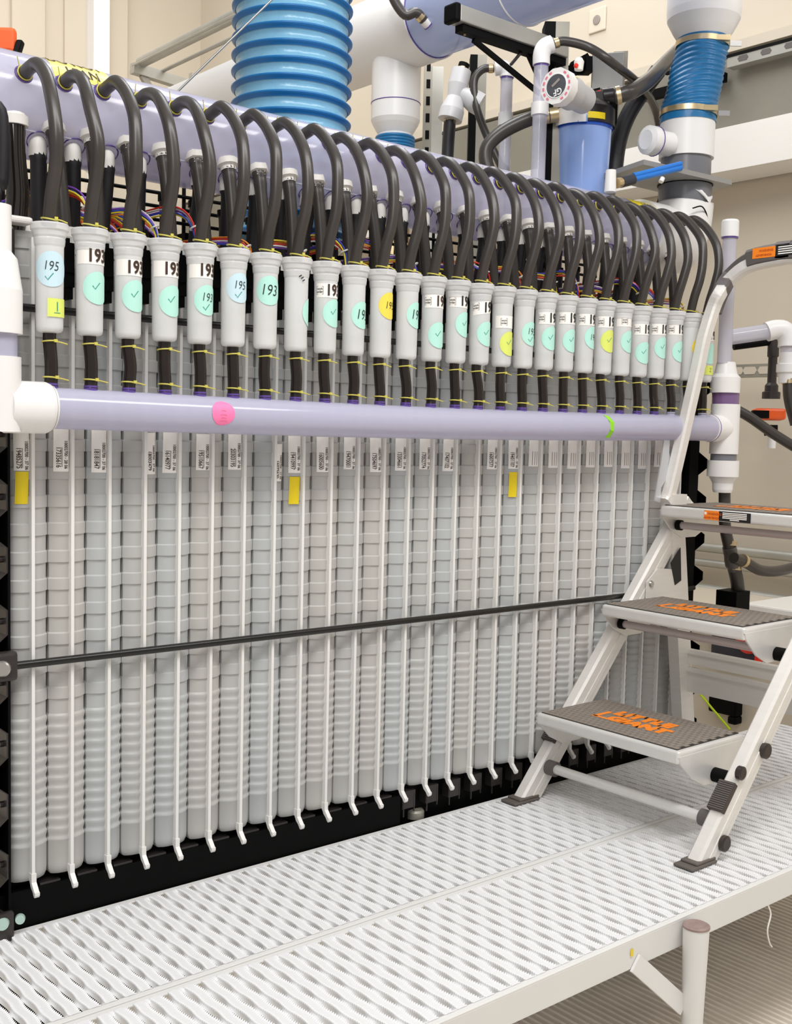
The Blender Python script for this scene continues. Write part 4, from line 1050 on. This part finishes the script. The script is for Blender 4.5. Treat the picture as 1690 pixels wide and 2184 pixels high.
E1 = lambda px, py: at(px, py, D-.15)
B().cyl(E1(1552, 720), E1(1648, 706), 16*k, 18).obj('clear_pipe', LAV2, t)
B().tube(smooth([E1(1636, 708), E1(1655, 703), E1(1674, 706), E1(1681, 724), E1(1681, 740)], 5), 20*k, 20).obj('elbow', WHITE, t)
B().torus(E1(1640, 707), E1(1648, 706)-E1(1552, 720), 17.5*k, .002, 20, 5).obj('primer_ring', PURP, t)
B().lathe([(15*k, 0), (15*k, 24*k)], E1(1681, 734), (0, 0, -1), 18).obj('clear_section', LAV2, t)
B().lathe([(17*k, 0), (17*k, 22*k), (22*k, 24*k), (22*k, 40*k), (18*k, 42*k), (17*k, 62*k)], E1(1682, 752), (0, 0, -1), 20).obj('couplings', WHITE, t)
hose('edge_hose', 'black hose hanging from the white couplings at right edge', [(1684, 808), (1686, 850), (1700, 905)], 14, D-.15, RUB, (0,))
hose('cross_hose', 'black hose slanting down to the right edge below the orange handle', [(1560, 868), (1600, 890), (1650, 925), (1710, 962)], 11, 3.1, RUB, ())
a = at(1560, 790, 3.5); b2 = at(1672, 790, 3.5)
X0 = 2.60; p = on(0, X0, 1610, 790)
t = thing('slotted_strut', 'short slotted strut behind the orange-handled valve', 'strut', p)
ya, yb_ = on(0, X0, 1560, 790).y, on(0, X0, 1680, 790).y
B().box(X0, X0+.04, yb_, ya, p.z-.021, p.z+.021).obj('channel', GALVD, t)
sl2 = B().prism([(-.018, -.012), (.018, -.012), (.026, 0), (.018, .012), (-.018, .012), (-.026, 0)], (0, 0, 0), (0, 1, 0), (0, 0, 1), (1, 0, 0), .002).mesh('slot', WALL)
for px in (1572, 1600, 1632): o = link('slot', sl2, t); o.location = Vector((X0-.0015, on(0, X0, px, 790).y, p.z))

# ================================================================== folding step ladder
def sweep(pts, w, h, side):
    P_ = [Vector(p) for p in pts]; sd = Vector(side); vs = []; k = len(P_)
    for i in range(k):
        t_ = (P_[min(i+1, k-1)]-P_[max(i-1, 0)]).normalized()
        sd = (sd-t_*sd.dot(t_)).normalized(); up = sd.cross(t_)
        c = min(w, h)*.16
        for a, b in ((-w/2+c, -h/2), (w/2-c, -h/2), (w/2, -h/2+c), (w/2, h/2-c), (w/2-c, h/2), (-w/2+c, h/2), (-w/2, h/2-c), (-w/2, -h/2+c)): vs.append(P_[i]+sd*a+up*b)
    b = B(); b.add(vs, [(i*8+j, i*8+(j+1) % 8, (i+1)*8+(j+1) % 8, (i+1)*8+j) for i in range(k-1) for j in range(8)])
    b.add(vs[:8], [tuple(range(8))[::-1]]); b.add(vs[-8:], [tuple(range(8))]); return b
YLo, YLi, YRi, YRo = -.022, -.052, -.470, -.500
t = thing('step_ladder', 'aluminium three-step folding ladder with orange-lettered grey treads', 'ladder', (1.3, -.26, ZD)); LAD = t
fx = lambda z: 1.0615+(z+.047)/1.165        # front edge of the rails
for ya, yb_ in ((YLo, YLi), (YRi, YRo)):
    yc = (ya+yb_)/2
    zt = .60
    d = Vector((1/1.165, 0, 1)).normalized(); nrm = Vector((d.z, 0, -d.x))
    a = Vector((fx(ZD+.012), yc, ZD+.012))+nrm*.027; b_ = Vector((fx(zt), yc, zt))+nrm*.027
    s = sweep([a, b_], .030, .054, (0, 1, 0))
    rl = s.obj('rail', ALU, t)
    B().beam(a+Vector((0, -.0155, 0))+nrm*.003, b_+Vector((0, -.0155, 0))+nrm*.003, .002, .012, nrm).obj('rail_bead', ALU, rl)
    fz = ZD+.0035
    B().box(fx(ZD)-.020, fx(ZD)+.060, yc-.022, yc+.022, fz-.002, fz+.004).box(fx(ZD)-.002, fx(ZD)+.060, yc-.019, yc+.019, fz+.003, fz+.009).bev('rubber_foot', mat('grey_rubber', (98, 90, 84), .6), t, .003)
def tread(x0, z, idx):
    y0, y1 = -.424, -.056; w = .222
    b = B().box(x0, x0+w, y0, y1, z-.028, z-.0015)
    tr = b.bev('tread', ALUT, t, .006, seg=3)
    B().box(x0+.008, x0+w-.006, y0+.010, y1-.008, z-.003, z).obj('tread_mat', MATRD, tr)
    g = B(); nx, ny = 14, 26; dx = (w-.016)/nx; dy = (y1-y0-.02)/ny
    for i in range(nx):
        for j in range(ny):
            o_ = (i % 2)*dy*.5; a = x0+.009+i*dx; c = y0+.011+j*dy+o_
            e = min(c+dy-.0016, y1-.009)
            if e-c > .004: g.box(a, a+dx-.0014, c, e, z-.001, z+.0008)
    o = g.obj('mat_stud', MATR, tr); o['kind'] = 'stuff'
    cx = x0+w*.48; cy = -.238
    for tx, sz, ox in (('LITTLE', .046, .030), ('GIANT', .046, -.016)):
        q = text2d(tx, sz, .0042, 0, 1.06)
        flat(q, (cx+ox, cy-(.018 if tx == 'GIANT' else 0), z+.0014), (0, -1, 0), (1, 0, 0), 'tread_lettering', ORG, tr)
    flat(rect2d(.012, .055, 1), (cx-.002, cy+.085, z+.0013), (0, -1, 0), (1, 0, 0), 'tread_lettering', ORG, tr)
    flat(rect2d(.075, .010, 1), (cx-.028, cy+.055, z+.0013), (0, -1, 0), (1, 0, 0), 'tread_lettering', ORG, tr)
    poly = [(.0, -.012), (w, -.012), (w-.004, -.035), (w-.05, -.068), (w-.08, -.082), (.085, -.082), (.045, -.062), (.008, -.028)]
    for ya in (y0-.001, y1-.003):
        B().prism([(x0+px, z+pz) for px, pz in poly], (0, ya, 0), (1, 0, 0), (0, 0, 1), (0, 1, 0), .004).obj('side_plate', ALUT, tr)
    return tr
T = []
for i, (x0, z) in enumerate(((1.095, .143), (1.300, .362), (1.502, .581))):
    tr = tread(x0, z, i); T.append(tr)
    px_, pz_ = x0+.120, z-.066
    B().cyl((px_, -.470, pz_), (px_, -.425, pz_), .0145, 16).obj('pivot_boss', BLK, tr)
    B().lathe([(.0135, 0), (.0135, .009), (.010, .011)], (on(1, YRo, 1578, 1648) if i == 0 else Vector((fx(pz_)+.030, YRo, pz_)))+Vector((0, .002, 0)), (0, -1, 0), 18).obj('pivot_cap', mat('dark_cap', (50, 42, 38), .35), t)
    if i: 
        B().cyl((x0+.062, -.424, z-.050), (x0+.062, -.060, z-.050), .0088, 16).obj('crossbar', mat('satin_tube', (196, 186, 186), .35, metal=.4), tr)
        B().lathe([(.0125, 0), (.0125, .012)], (x0+.062, -.075, z-.050), (0, 1, 0), 16).obj('crossbar_collar', BLK, tr)
# warning strips on the top step front
tr = T[2]; xf = 1.5015; zf = .581-.015
q = on(0, xf, 1542, 1095)
def onfront(vf, cy, nm, m, lift=0., par=tr, dz=0): return flat(vf, (xf-.0006-lift, cy, zf+dz), (0, -1, 0), (0, 0, 1), nm, m, par)
yl = on(0, xf, 1519, 1095).y; yr = on(0, xf, 1568, 1098).y
ow = onfront(rect2d(abs(on(0, xf, 1502, 1095).y-on(0, xf, 1535, 1095).y), .021, 1), yl, 'warning_label', ORG)
bw = onfront(rect2d(abs(on(0, xf, 1535, 1095).y-on(0, xf, 1603, 1095).y), .022, 1), yr, 'label_text_panel', INKK)
onfront(text2d('WARNING', .0075, .0002), yl-.008, 'print', ORGD, .0005, ow, .003); onfront(text2d('ADVERTENCIA', .0062, .0002), yl, 'print', ORGD, .0005, ow, -.006)
onfront(moved(rect2d(.006, .006, 1), 0, 0), yl+.016, 'print', PAPER, .0005, ow, .004)
for kk in range(5): onfront(rect2d(.062 if kk != 4 else .024, .0022, 1), yr, 'fine_print', PAPER, .0005, bw, .0075-kk*.0037)
# bottom stretcher
zs = .012; xs_ = fx(zs)+.032
B().cyl((xs_, -.452, zs), (xs_, -.070, zs), .0105, 18).obj('stretcher', STEEL if False else ALUT, t)
for ya, yb_ in ((-.075, -.052), (-.470, -.447)): B().cyl((xs_, ya, zs), (xs_, yb_, zs), .0165, 18).obj('stretcher_collar', GREYP, t)
B().lathe([(.0155, 0), (.0155, .010), (.012, .012)], on(1, YRo+.001, 1540, 1797), (0, -1, 0), 18).obj('pivot_cap', MATS['dark_cap'], t)
B().lathe([(.0155, 0), (.0155, .010), (.012, .012)], on(1, YRo+.001, 1628, 1600), (0, -1, 0), 18).obj('pivot_cap', MATS['dark_cap'], t)
# ribbed rubber stops on the rails
for yc, px_, pz_ in (((YRi+YRo)/2, None, .060), ((YLi+YLo)/2, None, .088)):
    d = Vector((1/1.165, 0, 1)).normalized(); nrm = Vector((d.z, 0, -d.x)); c = Vector((fx(pz_), yc, pz_))
    b = B().obox(c-nrm*.001, d, (0, 1, 0), nrm, .062, .034, .012).obj('rubber_stop', mat('dark_rubber', (70, 60, 56), .6), t)
    g = B()
    for kk in range(14): g.obox(c-nrm*.0072+d*(-.028+kk*.0043), d, (0, 1, 0), nrm, .0022, .034, .002)
    g.obj('stop_ridges', GREYP, t)
# rear legs, braces and hinge plate
for ya in ((YLo+YLi)/2-.004, (YRi+YRo)/2):
    B().beam((1.578, ya, .53), (1.664, ya, ZD+.01), .030, .050, (1, 0, 0)).obj('rear_leg', ALU, t)
    B().box(1.635, 1.695, ya-.02, ya+.02, ZD+.002, ZD+.014).obj('rubber_foot', MATS['grey_rubber'], t)
    B().prism([(1.50, .43), (1.595, .42), (1.607, .31), (1.580, .31), (1.46, .36), (1.46, .40)], (0, ya-.018, 0), (1, 0, 0), (0, 0, 1), (0, 1, 0), .003).obj('hinge_plate', ALU, t)
    B().prism([(1.548, .44), (1.584, .475), (1.592, .395), (1.568, .385)], (0, ya-.0195, 0), (1, 0, 0), (0, 0, 1), (0, 1, 0), .002).obj('black_label', INKK, t)
    for px_, pz_ in ((1.475, .395), (1.44, .335), (1.60, .32)): B().lathe([(.008, 0), (.006, .004)], (px_, ya-.0185, pz_), (0, -1, 0), 12).obj('rivet', STEEL, t)
xb = 1.640
za, zb_, zc_, zd_ = (on(0, xb, 1490, y).z for y in (1388, 1420, 1427, 1480))
for z0, z1 in ((zb_, za), (zd_, zc_)):
    B().box(xb, xb+.012, -.475, -.045, z0, z1).box(xb-.005, xb+.004, -.475, -.045, z1-.010, z1-.001).obj('rear_brace', ALU, t)
# hand rail
hp = [on(1, y, px, py)+Vector((.014, 0, 0)) for px, py, y in ((1411, 1070, -.066), (1424, 1036, -.069), (1478, 800, -.090), (1495, 720, -.098), (1515, 655, -.105))]
e1_ = on(0, 1.655, 1552, 603); e2_ = on(0, 1.656, 1600, 566); e3_ = on(0, 1.656, 1690, 547)
arc = [on(1, -.116, 1530, 627)+Vector((.010, 0, 0)), e1_, e2_, e3_]
mir = lambda p: Vector((p.x, -.522-p.y, p.z))
path = smooth([*hp, *arc, *[mir(p) for p in reversed(arc)], *[mir(p) for p in reversed(hp)]], 5)
sweep(path, .028, .028, (0, 1, 0)).obj('hand_rail', ALU, t)
i0 = next(i for i, p in enumerate(path) if p.z > 1.02); i1 = len(path)-1-next(i for i, p in enumerate(reversed(path)) if p.z > 1.02)
gp = [p+Vector((.018, .004 if p.y > -.26 else -.004, .016)) for p in path[i0:i1+1]]
sweep(gp, .036, .030, (0, 1, 0)).obj('grip', GREYP, t)
tp_ = [p+Vector((.004, 0, .012)) for p in path if p.y < e2_.y+.012 and p.y > -.522-e2_.y-.012]
gt = sweep([Vector((1.660, p.y, p.z)) for p in tp_], .044, .044, (1, 0, 0)).obj('grip', GREYP, t)
xg = 1.660-.0220
zc = tp_[len(tp_)//2].z
yl = on(0, xg, 1630, 542).y; wl = abs(on(0, xg, 1606, 545).y-on(0, xg, 1655, 540).y)
def ong(vf, cy, nm, m, lift, par, dz=0): return flat(vf, (xg-.0004-lift, cy, zc+dz), (0, -1, 0), (0, 0, 1), nm, m, par)
lw = ong(rect2d(wl, .024, 1), yl, 'warning_label', ORG, 0, gt)
ong(text2d('WARNING', .0075, .0002), yl-.006, 'print', ORGD, .0005, lw, .004); ong(text2d('ADVERTENCIA', .0062, .0002), yl, 'print', ORGD, .0005, lw, -.006)
lb_ = ong(rect2d(.12, .024, 1), yl-wl/2-.061, 'label_text_panel', INKK, 0, gt)
for kk in range(4): ong(rect2d(.11, .0025, 1), yl-wl/2-.062, 'fine_print', PAPER, .0005, lb_, .008-kk*.005)
# silver bracket at the foot of the hand rail
pl = [on(1, -.058, *v) for v in ((1416, 925), (1427, 932), (1425, 965), (1432, 1000), (1408, 1040), (1406, 1072), (1394, 1068), (1400, 1030), (1408, 985))]
B().prism([(p.x, p.z) for p in pl], (0, -.062, 0), (1, 0, 0), (0, 0, 1), (0, 1, 0), .003).obj('lock_bracket', mat('zinc_plate', (206, 208, 212), .35, metal=.5), t)
B().box(1.512, 1.565, -.086, -.058, .578, .606).obj('rail_socket', ALU, t)
